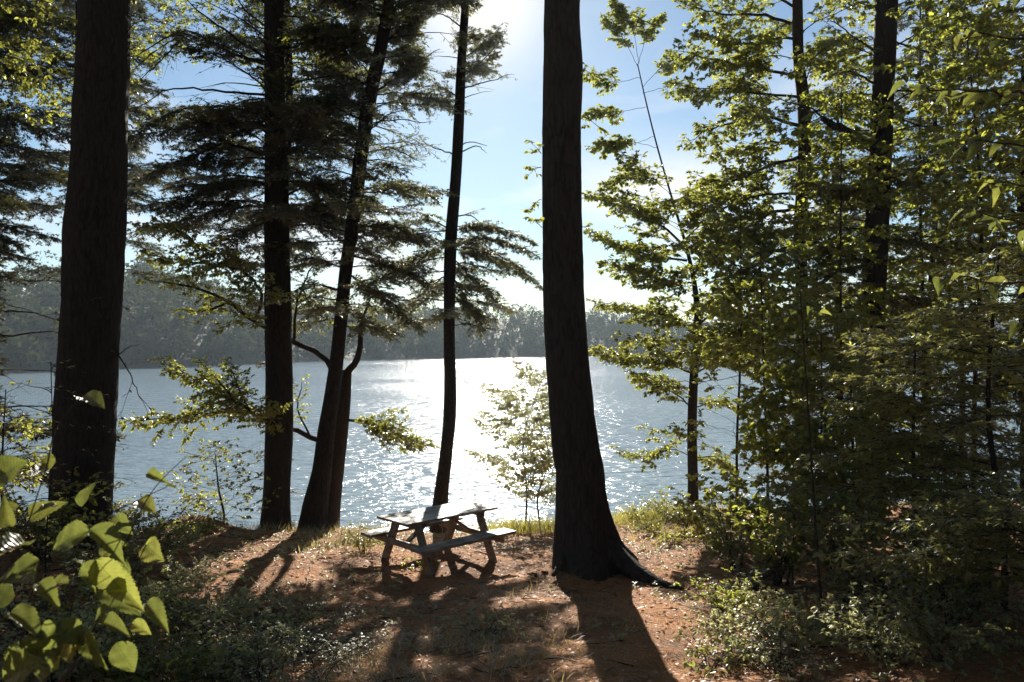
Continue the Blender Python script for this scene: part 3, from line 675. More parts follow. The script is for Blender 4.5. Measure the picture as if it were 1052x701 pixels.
# --- the big pine
gb = float(ground(1.05, 11))
def pine_flare(th, z):
    h = np.clip(z - gb, 0, 9)
    return 1 + np.exp(-h / .42) * (.14 + .12 * np.cos(3 * th - .3) + .07 * np.cos(5 * th + 1)) + .05 * np.exp(-h / 1.2) * np.cos(4 * th)
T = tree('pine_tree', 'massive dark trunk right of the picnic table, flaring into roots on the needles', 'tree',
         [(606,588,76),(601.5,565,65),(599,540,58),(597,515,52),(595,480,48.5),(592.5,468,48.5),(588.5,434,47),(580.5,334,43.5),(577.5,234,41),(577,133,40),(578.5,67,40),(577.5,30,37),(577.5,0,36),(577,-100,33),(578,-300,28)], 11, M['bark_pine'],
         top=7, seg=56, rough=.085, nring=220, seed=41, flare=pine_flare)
for pts, r0 in (([(612,556),(640,580),(662,592),(684,602),(708,606)],.21), ([(590,552),(580,574),(568,594)],.12)):
    w = []
    for i, (a, b) in enumerate(pts):
        d0 = 10.95 - .28 * i
        x = (a - CX) / F * d0; w.append(np.array([x, d0, float(ground(x, d0)) + (.40, .17, .05, .0, -.05)[i]]))
    c = smooth_curve(w, 20); t = np.linspace(0, 1, 20)
    tube_obj('root', c, r0 * (1 - t * .8), M['bark_pine'], T['root'], 14, .34, 5, T['base'])
whorls(T, z_of(T, -330), T['P'][-1][2] - .3, 30, lambda u: 3.8 * (1 - .7 * u), PINE, (0, .35), dens=.7, r=.03)
for a, b in (((556,158),(549,150)),((556,172),(547,176)),((556,205),(548,210)),((557,234),(548,226)),((597,70),(606,76)),((598,120),(612,128))):
    limb(T, [P(*a, 10.9), P(*b, 10.8)], .006, dict(LEAF, L3=.1, ll=.07), .2, 1., r1=.002, n=6, seg=4, skip=range(20))
finish(T, M['oak'])

# --- slender broadleaf by the water
BEE = dict(LEAF, n2=12, n3=15, per=8, ll=.08, w=.055, L2=.6, flat=.28)
T = tree('beech_tree', 'slim young broadleaf at the water edge right of the massive trunk, tiered airy branches', 'tree',
         [(712,524,12),(712,500,11),(711,440,10),(713,384,9),(717,334,7.5),(712,284,5),(704,250,3.4),(691,206,2.3),(675,150,1.7),(664,106,1.4),(655,66,1.1)], 17, M['bark_thin'], seg=12, rough=.06, nring=70, seed=51, tip=.006)
for pts, r0, dn in (([(713,384),(680,372),(640,366),(612,362)],.025,1.2), ([(715,345),(690,326),(650,318),(616,310)],.03,1.1), ([(716,334),(740,318),(764,306)],.03,1.2), ([(711,284),(728,262),(748,232)],.035,1.3), ([(706,268),(670,262),(632,252),(606,236)],.03,1.2),
                    ([(700,250),(668,224),(632,206),(604,200)],.03,1.2), ([(690,208),(720,196),(748,200)],.02,1.2), ([(713,384),(742,372),(768,372)],.025,1.2), ([(712,420),(690,402),(660,392)],.02,.9), ([(712,420),(736,412),(760,420)],.018,1.), ([(712,440),(690,446),(664,440)],.012,.6),
                    ([(684,184),(654,176),(622,192)],.015,1.1), ([(711,290),(690,290),(655,280),(622,270)],.025,1.2), ([(715,345),(744,348),(764,340)],.02,1.2), ([(700,250),(722,226),(730,200)],.02,1.2), ([(713,400),(680,392),(650,382)],.015,1.), ([(712,470),(690,462),(660,470),(640,462)],.01,.8), ([(712,470),(735,470),(750,480)],.012,1.)):
    dz = rng.uniform(-1.5, 1.2)
    limb(T, [P(a, b, 17 + dz * (i / (len(pts) - 1))) for i, (a, b) in enumerate(pts)], r0, BEE, .15, dn * 1.35, L2=.68, r1=.004, skip=(2, 6, 8, 9), seg=5)
for pts in ([(672,140),(650,148),(618,146)], [(676,152),(650,146),(610,150)], [(664,110),(640,114),(606,116)], [(660,90),(680,70),(700,62)], [(656,70),(640,40),(624,20)], [(660,96),(690,90),(712,96)], [(658,80),(634,84),(604,76)], [(656,66),(664,40),(676,20)], [(656,66),(650,30),(630,0)]):
    limb(T, [P(a, b, 17) for a, b in pts], .005, BEE, .38, 1.8, L2=.48, r1=.002, skip=(2, 1), seg=4)
whorls(T, z_of(T, 400), z_of(T, 190), 44, lambda u: 2.1 - .6 * u, BEE, (-.05, .4), dens=1.0, r=.008, skip=(9, 2), L2=.5)
finish(T, M['oak'])

# --- straight trunk with dense yellow-green crown
OAK2 = dict(LEAF, n2=15, n3=17, per=8, ll=.08, w=.055, L2=.7, flat=.5)
T = tree('birch_tree', 'thin straight trunk under a broad olive crown, left of the limbed trunk', 'tree',
         [(822,560,17),(822,500,15),(823,420,13.5),(824,305,12),(822,234,13),(826,167,12.5),(825,100,12.5),(821,67,11),(819,0,10.5),(818,-100,9)], 15.2, M['bark_thin'], top=4, seg=16, rough=.07, nring=80, seed=61)
for pts, r0 in (([(812,24),(780,16),(740,14),(700,4)],.035), ([(824,80),(780,70),(730,60),(694,52)],.035), ([(824,130),(780,120),(740,130),(706,146)],.04), ([(824,160),(790,170),(750,186),(716,180)],.04), ([(823,215),(790,220),(760,250),(736,262)],.04), ([(823,200),(780,200),(740,214),(704,206)],.03),
                ([(824,250),(790,262),(770,290),(750,310)],.03), ([(832,314),(842,270),(848,240)],.035), ([(824,300),(800,310),(770,330),(745,350)],.03), ([(824,120),(850,110),(880,90)],.03), ([(824,190),(850,190),(880,200)],.03), ([(822,60),(846,46),(880,40)],.03), ([(824,250),(850,250),(876,262)],.03),
                ([(822,40),(790,40),(750,44),(714,30)],.03), ([(824,100),(784,96),(748,92),(700,88)],.03), ([(824,150),(790,146),(756,154),(722,160)],.025), ([(824,330),(800,340),(772,360),(760,380)],.025), ([(820,10),(780,-14),(740,-24)],.03), ([(824,236),(800,240),(770,236),(744,232)],.02)):
    dz = rng.uniform(-1.8, 1.4)
    limb(T, [P(a, b, 15.2 + dz * (i / (len(pts) - 1))) for i, (a, b) in enumerate(pts)], r0, OAK2, .2, 1.15, r1=.004, skip=(2, 9), seg=5)
whorls(T, z_of(T, 380), z_of(T, -60), 24, lambda u: 2.0, OAK2, (-.05, .3), dens=1.0, skip=(2, 9), r=.016)
whorls(T, z_of(T, -60), T['P'][-1][2] - .3, 10, lambda u: 1.8 * (1 - .6 * u), OAK2, (0, .4), dens=.6)
finish(T, M['oak'])

# --- limbed dark trunk on the right
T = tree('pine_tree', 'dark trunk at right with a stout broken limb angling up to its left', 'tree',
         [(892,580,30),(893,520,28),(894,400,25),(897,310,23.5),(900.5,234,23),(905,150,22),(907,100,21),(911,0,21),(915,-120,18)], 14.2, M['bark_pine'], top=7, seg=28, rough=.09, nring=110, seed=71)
limb(T, [P(896,152,14.2), P(876,140,14), P(858,129,13.8), P(845,122,13.7)], .085, None, r1=.05, seg=10, n=14)
for pts, dn in (([(850,126,),(830,110),(806,116)],.5), ([(905,58),(880,40),(850,18)],.6), ([(914,28),(934,8),(952,-20)],.3), ([(912,40),(946,52),(978,58)],.35), ([(908,92),(940,96),(972,120)],.4), ([(906,112),(950,130),(986,124)],.5), ([(898,86),(876,74),(858,76)],.7),
                ([(902,190),(860,196),(820,186)],1.), ([(904,176),(940,190),(980,186)],1.), ([(900,240),(950,250),(990,262)],1.), ([(898,270),(860,280),(830,300)],1.), ([(898,300),(940,310),(980,330)],1.2), ([(903,160),(880,176),(850,170)],.9)):
    dz = rng.uniform(-1.5, 1.)
    limb(T, [P(a, b, 14.2 + dz * (i / (len(pts) - 1))) for i, (a, b) in enumerate(pts)], .022, HEMT if dn < .9 else HEM, .1, dn * 1.2, L2=.7, r1=.003, seg=5)
whorls(T, z_of(T, 420), z_of(T, 150), 16, lambda u: 2.0, HEM, (-.15, .15), dens=1., L2=.6, az=[0.2, 1.2, 2.0, 2.9, 1.6])
whorls(T, z_of(T, 150), z_of(T, -80), 14, lambda u: 1.9, HEMT, (0, .4), dens=.8, r=.012)
whorls(T, z_of(T, -80), T['P'][-1][2] - .3, 18, lambda u: 3. * (1 - .6 * u), PINE, (0, .35), dens=.7, r=.02)
finish(T, M['pine'], 'kite', .1)

# --- conifers behind and beyond the edges
def conifer(name, label, px, py0, py1, wpx, d, n, Lf, prm, leafm, dens=1., slope=(-.15, .15), lean=0, top=0., L2=None, skip=(), seed=0, group=None, az=None):
    T = tree(name, label, 'tree', [(px, py0, wpx), (px + lean * .2 + rng.normal(0, 2.5), py0 * .7 + py1 * .3, wpx * .88), (px + lean * .5 + rng.normal(0, 4), py0 * .4 + py1 * .6, wpx * .7), (px + lean + rng.normal(0, 5), py1, wpx * .3)], d, M['bark_hem'], group, top=top or None, seg=10, rough=.08, nring=40, seed=seed)
    whorls(T, T['base'][2] + .5, T['P'][-1][2] - .1, n, Lf, prm, slope, dens=dens, L2=L2, r=.009, skip=skip, az=az)
    finish(T, leafm, 'kite', .1)
    return T
conifer('hemlock_tree', 'dark hemlock reaching in from the left edge behind the thick trunk', -62, 640, -160, 34, 15, 84, lambda u: 3.5 - 1.1 * u, HEM, M['hemlock'], 1.3, (-.2, .1), seed=80, L2=.8)
conifer('hemlock_tree', 'tall hemlock standing right behind the thick left trunk, its branches showing on both sides', 84, 560, -220, 16, 19, 60, lambda u: 3.2 - 1.5 * u if u > .42 else .5, HEM, M['hemlock'], 1.25, (-.15, .15), seed=81, L2=.8, skip=(3,))
conifer('hemlock_tree', 'tall hemlock hidden behind the second straight trunk, dense boughs spreading both ways', 286, 545, -200, 13, 19.5, 74, lambda u: (3.4 - 1.4 * u) if u > .40 else .4, HEM, M['hemlock'], 1.15, (-.2, .12), seed=140, L2=.8)
conifer('hemlock_tree', 'tall thin conifer with bare lower stem, right of the limbed trunk', 953, 520, -60, 7, 19, 60, lambda u: 2.3 - 1.2 * u, HEM, M['hemlock'], .9, (-.1, .15), seed=82, L2=.6)
conifer('hemlock_tree', 'thin conifer near the right edge with short dead twigs along its stem', 986, 520, -30, 6, 17.5, 60, lambda u: 2.0 - .9 * u, HEM, M['hemlock'], .9, (-.15, .1), seed=83, L2=.6)
conifer('hemlock_tree', 'dense dark conifer behind the undergrowth at the right edge', 1055, 560, -60, 11, 15, 60, lambda u: 3.0 - 1.6 * u, HEM, M['hemlock'], 1.1, (-.2, .1), seed=84, L2=.7)
conifer('hemlock_tree', 'conifer between the thin straight trunk and the limbed trunk, branches close to the ground', 866, 560, 60, 6, 18.5, 60, lambda u: 2.4 - 1.5 * u, HEM, M['hemlock'], 1., (-.15, .1), seed=85, L2=.6, skip=(9,))
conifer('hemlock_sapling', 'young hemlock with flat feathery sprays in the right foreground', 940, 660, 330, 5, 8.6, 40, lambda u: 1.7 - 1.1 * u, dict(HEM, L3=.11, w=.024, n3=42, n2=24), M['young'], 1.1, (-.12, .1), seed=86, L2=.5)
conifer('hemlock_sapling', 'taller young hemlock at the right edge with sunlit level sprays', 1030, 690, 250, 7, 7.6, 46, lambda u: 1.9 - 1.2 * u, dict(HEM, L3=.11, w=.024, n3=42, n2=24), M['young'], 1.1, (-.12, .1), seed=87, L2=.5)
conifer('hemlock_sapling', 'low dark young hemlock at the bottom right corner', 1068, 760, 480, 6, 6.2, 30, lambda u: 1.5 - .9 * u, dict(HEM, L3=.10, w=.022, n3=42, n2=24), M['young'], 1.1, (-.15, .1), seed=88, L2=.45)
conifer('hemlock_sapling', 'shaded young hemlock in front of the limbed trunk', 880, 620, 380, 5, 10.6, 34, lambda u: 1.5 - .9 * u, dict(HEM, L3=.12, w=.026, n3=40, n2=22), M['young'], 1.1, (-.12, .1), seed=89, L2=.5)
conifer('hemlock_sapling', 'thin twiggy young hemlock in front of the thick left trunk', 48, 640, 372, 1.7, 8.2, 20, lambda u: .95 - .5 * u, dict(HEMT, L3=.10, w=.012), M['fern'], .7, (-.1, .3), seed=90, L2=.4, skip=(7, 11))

def broadleaf(name, label, px, py0, py1, wpx, d, n, Lf, prm, leafm, dens=1., slope=(0, .4), lean=0, L2=None, skip=(), seed=0, u0=.2, az=None, cat='tree', leak=.03):
    T = tree(name, label, cat, [(px, py0, wpx), (px + lean * .2 + rng.normal(0, 4), py0 * .7 + py1 * .3, wpx * .85), (px + lean * .5 + rng.normal(0, 7), py0 * .4 + py1 * .6, wpx * .65), (px + lean + rng.normal(0, 9), py1, wpx * .25)], d, M['bark_thin'], None, seg=10, rough=.06, nring=40, seed=seed)
    z0 = T['base'][2]; z1 = T['P'][-1][2]
    whorls(T, z0 + (z1 - z0) * u0, z1 - .05, n, Lf, prm, slope, dens=dens, L2=L2, r=.007, skip=skip, az=az, leak=leak)
    finish(T, leafm)
    return T
MAP = dict(LEAF, n2=12, n3=14, per=7, ll=.095, w=.075, L2=.5, flat=.35)
broadleaf('oak_tree', 'olive broadleaf crown hanging in at the top left corner', -20, 560, -60, 22, 18, 30, lambda u: 2.6 if u > .5 else .4, OAK, M['oak'], .9, (-.1, .3), seed=91, u0=.45, skip=(3,))
broadleaf('maple_tree', 'young maple with broad sunlit leaves left of the thin straight trunk', 786, 600, 255, 3.4, 12.2, 36, lambda u: 1.3 - .6 * u, MAP, M['maple'], .95, (.05, .4), seed=92, u0=.1, skip=(2,))
broadleaf('maple_tree', 'bushy young maple in front of the thin straight trunk', 838, 620, 310, 3.4, 11, 34, lambda u: 1.3 - .6 * u, MAP, M['maple'], 1., (.05, .4), seed=93, u0=.1)
broadleaf('maple_tree', 'leafy maple filling the space right of the limbed trunk', 1000, 560, 10, 5, 13, 52, lambda u: 1.9 - .8 * u, MAP, M['oak'], .8, (0, .4), seed=94, u0=.25, skip=(10,))
broadleaf('oak_tree', 'loose sunlit oak crown behind the second straight trunk and the leaning conifer', 292, 548, -120, 10, 18.8, 40, lambda u: 3.2 if u > .42 else .3, OAK, M['oak'], .95, (-.1, .3), seed=160, u0=.40, L2=.75)
broadleaf('oak_tree', 'oak with scattered lit leaves standing behind the thick left trunk', 78, 556, -120, 9, 17.5, 40, lambda u: 3.0 if u > .42 else .3, OAK, M['oak'], .95, (-.1, .3), seed=161, u0=.42, L2=.75)
broadleaf('maple_tree', 'yellow green maple crown seen between the limbed trunk and the right edge', 945, 560, -40, 4.5, 16, 54, lambda u: 2.0 - .6 * u, MAP, M['maple'], .9, (-.05, .4), seed=150, u0=.25, skip=(10,), lean=14)
broadleaf('oak_tree', 'sunlit oak crown reaching in at the far left edge, in front of the dark hemlock', -44, 600, -80, 12, 13.4, 44, lambda u: 2.1 if u > .45 else .4, OAK, M['oak'], 1., (-.15, .25), seed=151, u0=.42, L2=.6, skip=(3,))
conifer('hemlock_tree', 'thin hemlock farther back, seen in gaps right of the thick left trunk', 104, 555, -160, 9, 22.5, 66, lambda u: (4.0 - 1.8 * u) if u > .42 else .4, HEM, M['hemlock'], 1., (-.15, .2), seed=152, L2=.8)
broadleaf('maple_tree', 'slim maple between the two straight right trunks', 868, 570, 90, 3.4, 13.4, 44, lambda u: 1.5 - .8 * u, MAP, M['maple'], .9, (0, .4), seed=132, u0=.15)
broadleaf('maple_tree', 'slim leafy maple right of the young broadleaf by the water', 758, 560, 220, 3.2, 14.6, 34, lambda u: 1.2 - .6 * u, MAP, M['maple'], .9, (0, .4), seed=133, u0=.2, skip=(2,))
broadleaf('maple_tree', 'maple crown crowding the top right corner above the hemlocks', 1085, 600, -140, 12, 10.5, 48, lambda u: 1.9 - .5 * u, MAP, M['maple'], .8, (0, .35), seed=95, u0=.4, skip=(10,))
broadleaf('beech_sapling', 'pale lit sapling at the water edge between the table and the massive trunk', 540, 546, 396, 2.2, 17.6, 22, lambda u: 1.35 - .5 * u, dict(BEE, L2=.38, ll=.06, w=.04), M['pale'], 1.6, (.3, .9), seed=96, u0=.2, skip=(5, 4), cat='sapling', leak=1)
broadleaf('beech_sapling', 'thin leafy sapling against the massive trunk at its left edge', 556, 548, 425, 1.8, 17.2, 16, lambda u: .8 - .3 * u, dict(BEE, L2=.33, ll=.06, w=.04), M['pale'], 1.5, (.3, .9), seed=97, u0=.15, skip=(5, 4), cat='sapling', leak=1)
broadleaf('oak_sapling', 'leafy sapling on the bank left of the second straight trunk', 226, 560, 466, 3, 16.2, 20, lambda u: 1.1 - .4 * u, dict(OAK, L2=.4, per=5), M['oak'], .9, (.1, .7), seed=98, u0=.05, skip=(7,), cat='sapling', leak=.5)
broadleaf('oak_sapling', 'green leafy sapling at the left edge over the water', 8, 600, 400, 3.5, 12.5, 30, lambda u: 1.0 - .4 * u, dict(OAK, L2=.4, ll=.075, w=.05), M['oak'], .9, (-.1, .5), seed=99, u0=.2, cat='sapling', leak=.35)
#@@PLANTS

# ================================================================== PICNIC TABLE
import bmesh
def beams(name, parts, m, parent, bevel=.006):
    """parts: list of (centre, size, rotation Matrix or None) in the parent's own space; one mesh"""
    bm = bmesh.new()
    for c, sz, R in parts:
        Mx = Matrix.Translation(Vector(c)) @ ((R.to_4x4()) if R is not None else Matrix.Identity(4)) @ Matrix.Diagonal((*sz, 1))
        bmesh.ops.create_cube(bm, size=1.0, matrix=Mx)
    bmesh.ops.bevel(bm, geom=list(bm.edges), offset=bevel, segments=2, affect='EDGES', profile=.6)
    me = bpy.data.meshes.new(name); bm.to_mesh(me); bm.free(); me.materials.append(m)
    for p in me.polygons: p.use_smooth = False
    o = bpy.data.objects.new(name, me); COL.objects.link(o); o.parent = parent
    return o
def along(a, b, w, h):
    """a bar from a to b, w wide across X-ish, h deep"""
    a = Vector(a); b = Vector(b); z = (b - a).normalized(); x = Vector((1, 0, 0)) if abs(z.x) < .9 else Vector((0, 1, 0))
    y = z.cross(x).normalized(); x = y.cross(z)
    R = Matrix((x, y, z)).transposed()
    return ((a + b) / 2, (w, h, (b - a).length), R)
tb = empty('picnic_table', (-1.17, 11.82, float(ground(-1.19, 11.83)) + .01), 'weathered wooden picnic table with two attached benches, by the lake', 'picnic table')
tb.rotation_euler = (math.radians(-.6), math.radians(.8), math.radians(43.8))
jit = lambda s: float(rng.normal(0, s))
beams('tabletop', [((jit(.006), -.307 + i * .1535, .735 + jit(.002)), (1.83, .146, .038), Matrix.Rotation(jit(.004), 3, 'Z') @ Matrix.Rotation(jit(.006), 3, 'X')) for i in range(5)], M['wood'], tb)
for sy in (-1, 1):
    beams('bench', [((jit(.01), sy * .665 + o * .152, .415 + jit(.002)), (1.88, .145, .044), Matrix.Rotation(jit(.006), 3, 'X')) for o in (-.5, .5)], M['wood'], tb)
for sx in (-1, 1):
    for sy in (-1, 1):
        beams('leg', [along((sx * .62, sy * .62, -.06), (sx * .62, sy * .25, .715), .058, .135)], M['wood'], tb)
    beams('cross_beam', [((sx * .664, 0, .340), (.042, 1.62, .10), None)], M['wood'], tb)
    beams('top_cleat', [((sx * .664, 0, .667), (.042, .68, .085), None)], M['wood'], tb)
    beams('brace', [along((sx * .635, .0, .36), (sx * .12, .0, .70), .042, .085)], M['wood'], tb)
beams('centre_cleat', [((0, 0, .695), (.085, .66, .036), None)], M['wood'], tb)

# ================================================================== LOW PLANTS
def gpt(px, d):
    x = (px - CX) / F * d
    return np.array([x, d, float(ground(x, d))])
def shrub(name, label, cat, base, h, r, n, prm, leafm, dens=1., upr=.5, start=.15, L2=None, shape='leaf', skip=range(40), droop=.15, bend=.12, group=None):
    base = np.asarray(base, float); root = empty(name, base, label, cat, group)
    fo = Foliage()
    for k in range(n):
        a = k * 2.399 + rng.normal(0, .4); s = rng.uniform(.35, 1.) * r
        hh = h * rng.uniform(.55, 1.05)
        p0 = base + np.array([rng.normal(0, .06 * r), rng.normal(0, .06 * r), -.03]); e = base + np.array([math.cos(a) * s, math.sin(a) * s, hh])
        mid = (p0 + e) / 2 + UP * hh * bend - np.array([math.cos(a), math.sin(a), 0]) * s * (upr - .4)
        c = smooth_curve([p0, mid, e], 10)
        t = np.linspace(0, 1, 10)
        if np.linalg.norm(e - p0) > .25: tube_obj('stem', c, (.004 + .006 * hh) * (1 - .75 * t), M['twig'], root, 5, 0, 0, base)
        grow(fo, c, prm, start, dens, skip, L2, r2=.003)
    fo.build('foliage', leafm, root, base, shape, droop)
    return root
HUCK = dict(n2=16, L2=.28, a2=.8, flat=.5, n3=22, L3=.08, mode='leaf', w=.028, ll=.045, per=5, sag=.05)
VIB = dict(n2=10, L2=.30, a2=.8, flat=.4, n3=14, L3=.10, mode='leaf', w=.055, ll=.08, per=4, sag=.05)
FERN = dict(n2=34, L2=.17, a2=1.25, flat=.12, n3=46, L3=.034, mode='needle', w=.014, per=1, sag=.12)
HS = dict(HEM, n2=24, L2=.22, n3=50, L3=.07, w=.016)
SHR = [
 # px, d, h, r, stems, kind, leaf, label
 (704, 15.2, .85, .7, 12, VIB, 'glossy', 'dark leafy shrub at the foot of the young broadleaf by the water'),
 (728, 12.6, .9, .75, 14, VIB, 'maple', 'leafy shrub on the bank edge right of the lit grass'),
 (752, 10.6, 1.05, .8, 16, VIB, 'glossy', 'dark shrub at the front of the right thicket beside the path'),
 (800, 9.6, 1.3, .85, 18, VIB, 'maple', 'tall leafy shrub in the middle of the right thicket'),
 (860, 9.3, 1.2, .85, 16, VIB, 'glossy', 'shaded shrub in the right thicket below the limbed trunk'),
 (905, 7.9, .95, .8, 16, VIB, 'glossy', 'dark shrub under the feathery young hemlock'),
 (985, 7.0, .9, .8, 16, VIB, 'glossy', 'dark shrub close to the bottom right corner'),
 (815, 7.2, .42, .8, 24, HUCK, 'pale', 'pale lit low shrub at the front of the right thicket'),
 (768, 7.0, .32, .55, 18, HUCK, 'pale', 'small pale shrub beside the path at the lower right'),
 (745, 8.3, .38, .5, 12, HUCK, 'maple', 'low green shrub on the path edge below the right thicket'),
 (900, 6.5, .42, .7, 18, HUCK, 'pale', 'glossy low shrub at the bottom edge right of the pale lit shrub'),
 (965, 6.1, .55, .7, 16, HUCK, 'glossy', 'shaded low shrub at the bottom edge near the right corner'),
 (730, 6.55, .22, .35, 9, HUCK, 'glossy', 'little leafy plant at the bottom edge right of the trunk shadow'),
 (690, 13.6, .30, .5, 10, HUCK, 'yellow', 'small yellow green plant on the needles behind the root'),
 (200, 14.6, .30, .5, 9, HUCK, 'maple', 'small green plant beside the dirt bank left of the table'),
 (150, 11.6, .75, .7, 12, HUCK, 'glossy', 'low bush right of the thick left trunk'),
 (40, 10.6, 1.1, .85, 16, VIB, 'maple', 'leafy bush at the foot of the thick left trunk, left side'),
 (100, 9.6, .85, .75, 14, VIB, 'glossy', 'dark bush in front of the thick left trunk'),
 (170, 9.6, .5, .6, 14, HUCK, 'fern', 'grey green low bush in the left undergrowth beside the needles'),
 (210, 8.2, .55, .7, 16, HUCK, 'glossy', 'low bush in the middle of the left undergrowth'),
 (120, 7.4, .65, .7, 16, HUCK, 'maple', 'green bush behind the big foreground leaves'),
 (60, 6.2, .8, .7, 16, HUCK, 'glossy', 'shaded bush at the lower left behind the big leaves'),
 (250, 6.7, .36, .55, 14, HUCK, 'pale', 'low plant at the bottom edge left of centre'),
 (175, 6.3, .5, .6, 14, HUCK, 'maple', 'bushy plant at the bottom edge beside the big leaves'),
 (300, 7.9, .28, .5, 14, HUCK, 'pale', 'sparse grey green plant on the shaded needles left of centre'),
 (502, 7.6, .14, .35, 14, HUCK, 'pale', 'tiny pale plant on the sunlit needles in front of the table'),
 (430, 11.15, .16, .25, 7, HUCK, 'yellow', 'small sprig at the near feet of the picnic table'),
 (655, 16.8, .5, .5, 10, HUCK, 'yellow', 'lit weedy plant in the shore grass right of the massive trunk'),
 (682, 17.2, .55, .5, 10, HUCK, 'yellow', 'taller lit weedy plant in the shore grass, nearer the young broadleaf'),
 (668, 15.4, .30, .4, 9, HUCK, 'glossy', 'dark low plant in front of the lit shore grass'),
 (118, 13.4, .6, .6, 12, HUCK, 'glossy', 'bush at the foot of the thick left trunk, right side'),
 (182, 12.4, .35, .5, 10, HUCK, 'fern', 'sparse low plant below the dirt bank'),
 (372, 12.4, .42, .45, 10, HUCK, 'fern', 'pale tuft of leaves beside the left end of the picnic table'),
]
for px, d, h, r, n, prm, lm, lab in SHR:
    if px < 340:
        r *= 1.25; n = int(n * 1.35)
        if d < 9 and lm == 'glossy': lm = 'pale'  # paler lit copy makes up for light missing in the left undergrowth
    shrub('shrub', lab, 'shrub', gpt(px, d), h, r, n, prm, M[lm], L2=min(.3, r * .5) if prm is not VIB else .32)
FRN = [
 (255, 7.4, .32, .5, 8, 'arching fern left of centre in the shaded undergrowth'), (205, 7.0, .38, .55, 9, 'fern with grey green fronds in the lower left undergrowth'),
 (330, 6.35, .26, .45, 8, 'pale fern at the bottom edge left of the grass'), (290, 6.9, .30, .5, 8, 'fern with lit fronds near the bottom edge, left of centre'),
 (150, 8.6, .40, .55, 9, 'fern beside the grey green bush at left'), (235, 9.4, .28, .45, 8, 'small fern at the border of the needles at left'),
 (345, 8.6, .18, .35, 6, 'small sparse fern on the dark needles below the table'), (800, 6.4, .35, .5, 9, 'pale fern at the bottom edge under the right thicket'),
 (180, 7.9, .4, .55, 9, 'tall fern among the low bushes left of centre'), (225, 6.5, .4, .55, 9, 'big fern at the bottom edge right of the large leaves'),
 (265, 6.2, .34, .5, 8, 'fern with pale fronds touching the bottom edge'), (310, 7.3, .25, .45, 8, 'low fern between the undergrowth and the grass'), (110, 6.8, .5, .6, 9, 'fern half hidden by the large leaves'),
 (345, 6.9, .26, .45, 9, 'pale fern left of the grass clump at the bottom'), (280, 8.2, .26, .45, 9, 'lit fern at the upper border of the undergrowth'), (240, 7.7, .34, .5, 10, 'broad fern deep in the undergrowth left of centre'), (365, 7.6, .16, .35, 7, 'small fern alone on the needles below the table'),
 (200, 10.6, .26, .4, 8, 'fern on the shaded slope below the dirt bank'), (160, 6.6, .42, .5, 9, 'lit fern right beside the lowest large leaves'), (320, 9.2, .16, .35, 7, 'tiny fern on the shaded needles below the straight trunk'), (870, 8.4, .45, .55, 9, 'fern in the gap between the right thicket shrubs'), (950, 8.0, .5, .6, 9, 'shaded fern below the feathery young hemlock'),
]
for px, d, h, r, n, lab in FRN:
    shrub('fern', lab, 'fern', gpt(px, d), h, r, n, FERN, M['fern'], L2=.13, start=.12, shape='kite', droop=.1, bend=.35)
for px, d, h, r, n, lab in ((135, 10.4, .6, .7, 10, 'knee high hemlock seedling left of the needles'), (270, 8.9, .3, .5, 8, 'small hemlock seedling at the edge of the shaded needles'),
                            (768, 9.0, .45, .6, 9, 'small hemlock seedling in front of the right thicket'), (20, 7.6, .8, .7, 10, 'hemlock seedling among the bushes at the left edge')):
    shrub('hemlock_seedling', lab, 'seedling', gpt(px, d), h, r, n, HS, M['hemlock'], L2=.25, shape='kite', droop=.1)

# ---------------------------------------------------------------- grass and litter
def blades(name, label, cat, pts, h, m, w=.008, lean=.35):
    fo = Foliage(); n = len(pts)
    a = rng.uniform(0, 2 * np.pi, n); l = h * rng.uniform(.45, 1.15, n)
    d = nrm(np.stack([np.cos(a) * lean * rng.uniform(.2, 1.6, n), np.sin(a) * lean * rng.uniform(.2, 1.6, n), np.ones(n)], 1))
    fo.leaves(pts, d, np.stack([np.cos(a), np.sin(a), np.full(n, .3)], 1), l, w * rng.uniform(.7, 1.4, n))
    o = fo.build(name, m, None, shape='kite', droop=-.22)
    return tag(o, label, cat, kind='stuff')
def scatter(n, cx, cy, sx, sy, thr=-1., sc=1.2, seed=0):
    x = rng.normal(cx, sx, n); y = rng.normal(cy, sy, n)
    ok = vnoise(x * sc, y * sc, seed) > thr
    x = x[ok]; y = y[ok]; return np.stack([x, y, ground(x, y) - .01], 1)
g1 = np.vstack([scatter(2600, 3.0, 17.6, .9, .6, -.08, 2.2), scatter(1700, 4.4, 17.4, .9, .9, -.05, 2.2), scatter(700, 2.5, 16.0, .5, .8, .05, 2.2)])
blades('shore_grass', 'bright yellow green grass on the bank right of the massive trunk', 'grass', g1, .40, M['grass'], .012, .6)
g2 = np.vstack([scatter(1400, .55, 16.9, .55, .5), scatter(400, -.2, 16.9, .5, .3)])
blades('shore_grass', 'green and rusty grass at the water edge left of the massive trunk', 'grass', g2, .42, M['grass'], .011)
g3 = np.vstack([scatter(700, -2.6, 13.2, .6, .7), scatter(900, -6.2, 16.2, 1.6, .6, -.1), scatter(500, -3.9, 16.6, .8, .3)])
blades('bank_grass', 'low grass along the bank edge left of the table', 'grass', g3, .26, M['drygrass'], .008)
g4 = np.vstack([scatter(2600, -.45, 6.7, .55, .5, .02, 2.5, 4), scatter(900, -.9, 8.2, .9, .8, .08, 2., 5), scatter(1200, .3, 7.4, 1.0, 1.2, .12, 2., 6), scatter(1200, -1.6, 6.5, .6, .4, .0, 2., 7), scatter(900, .5, 9.6, .8, 1.0, .16, 2.5, 8)])
blades('woodland_grass', 'thin curved grass blades among the needles in the foreground', 'grass', g4, .22, M['drygrass'], .005, 1.0)

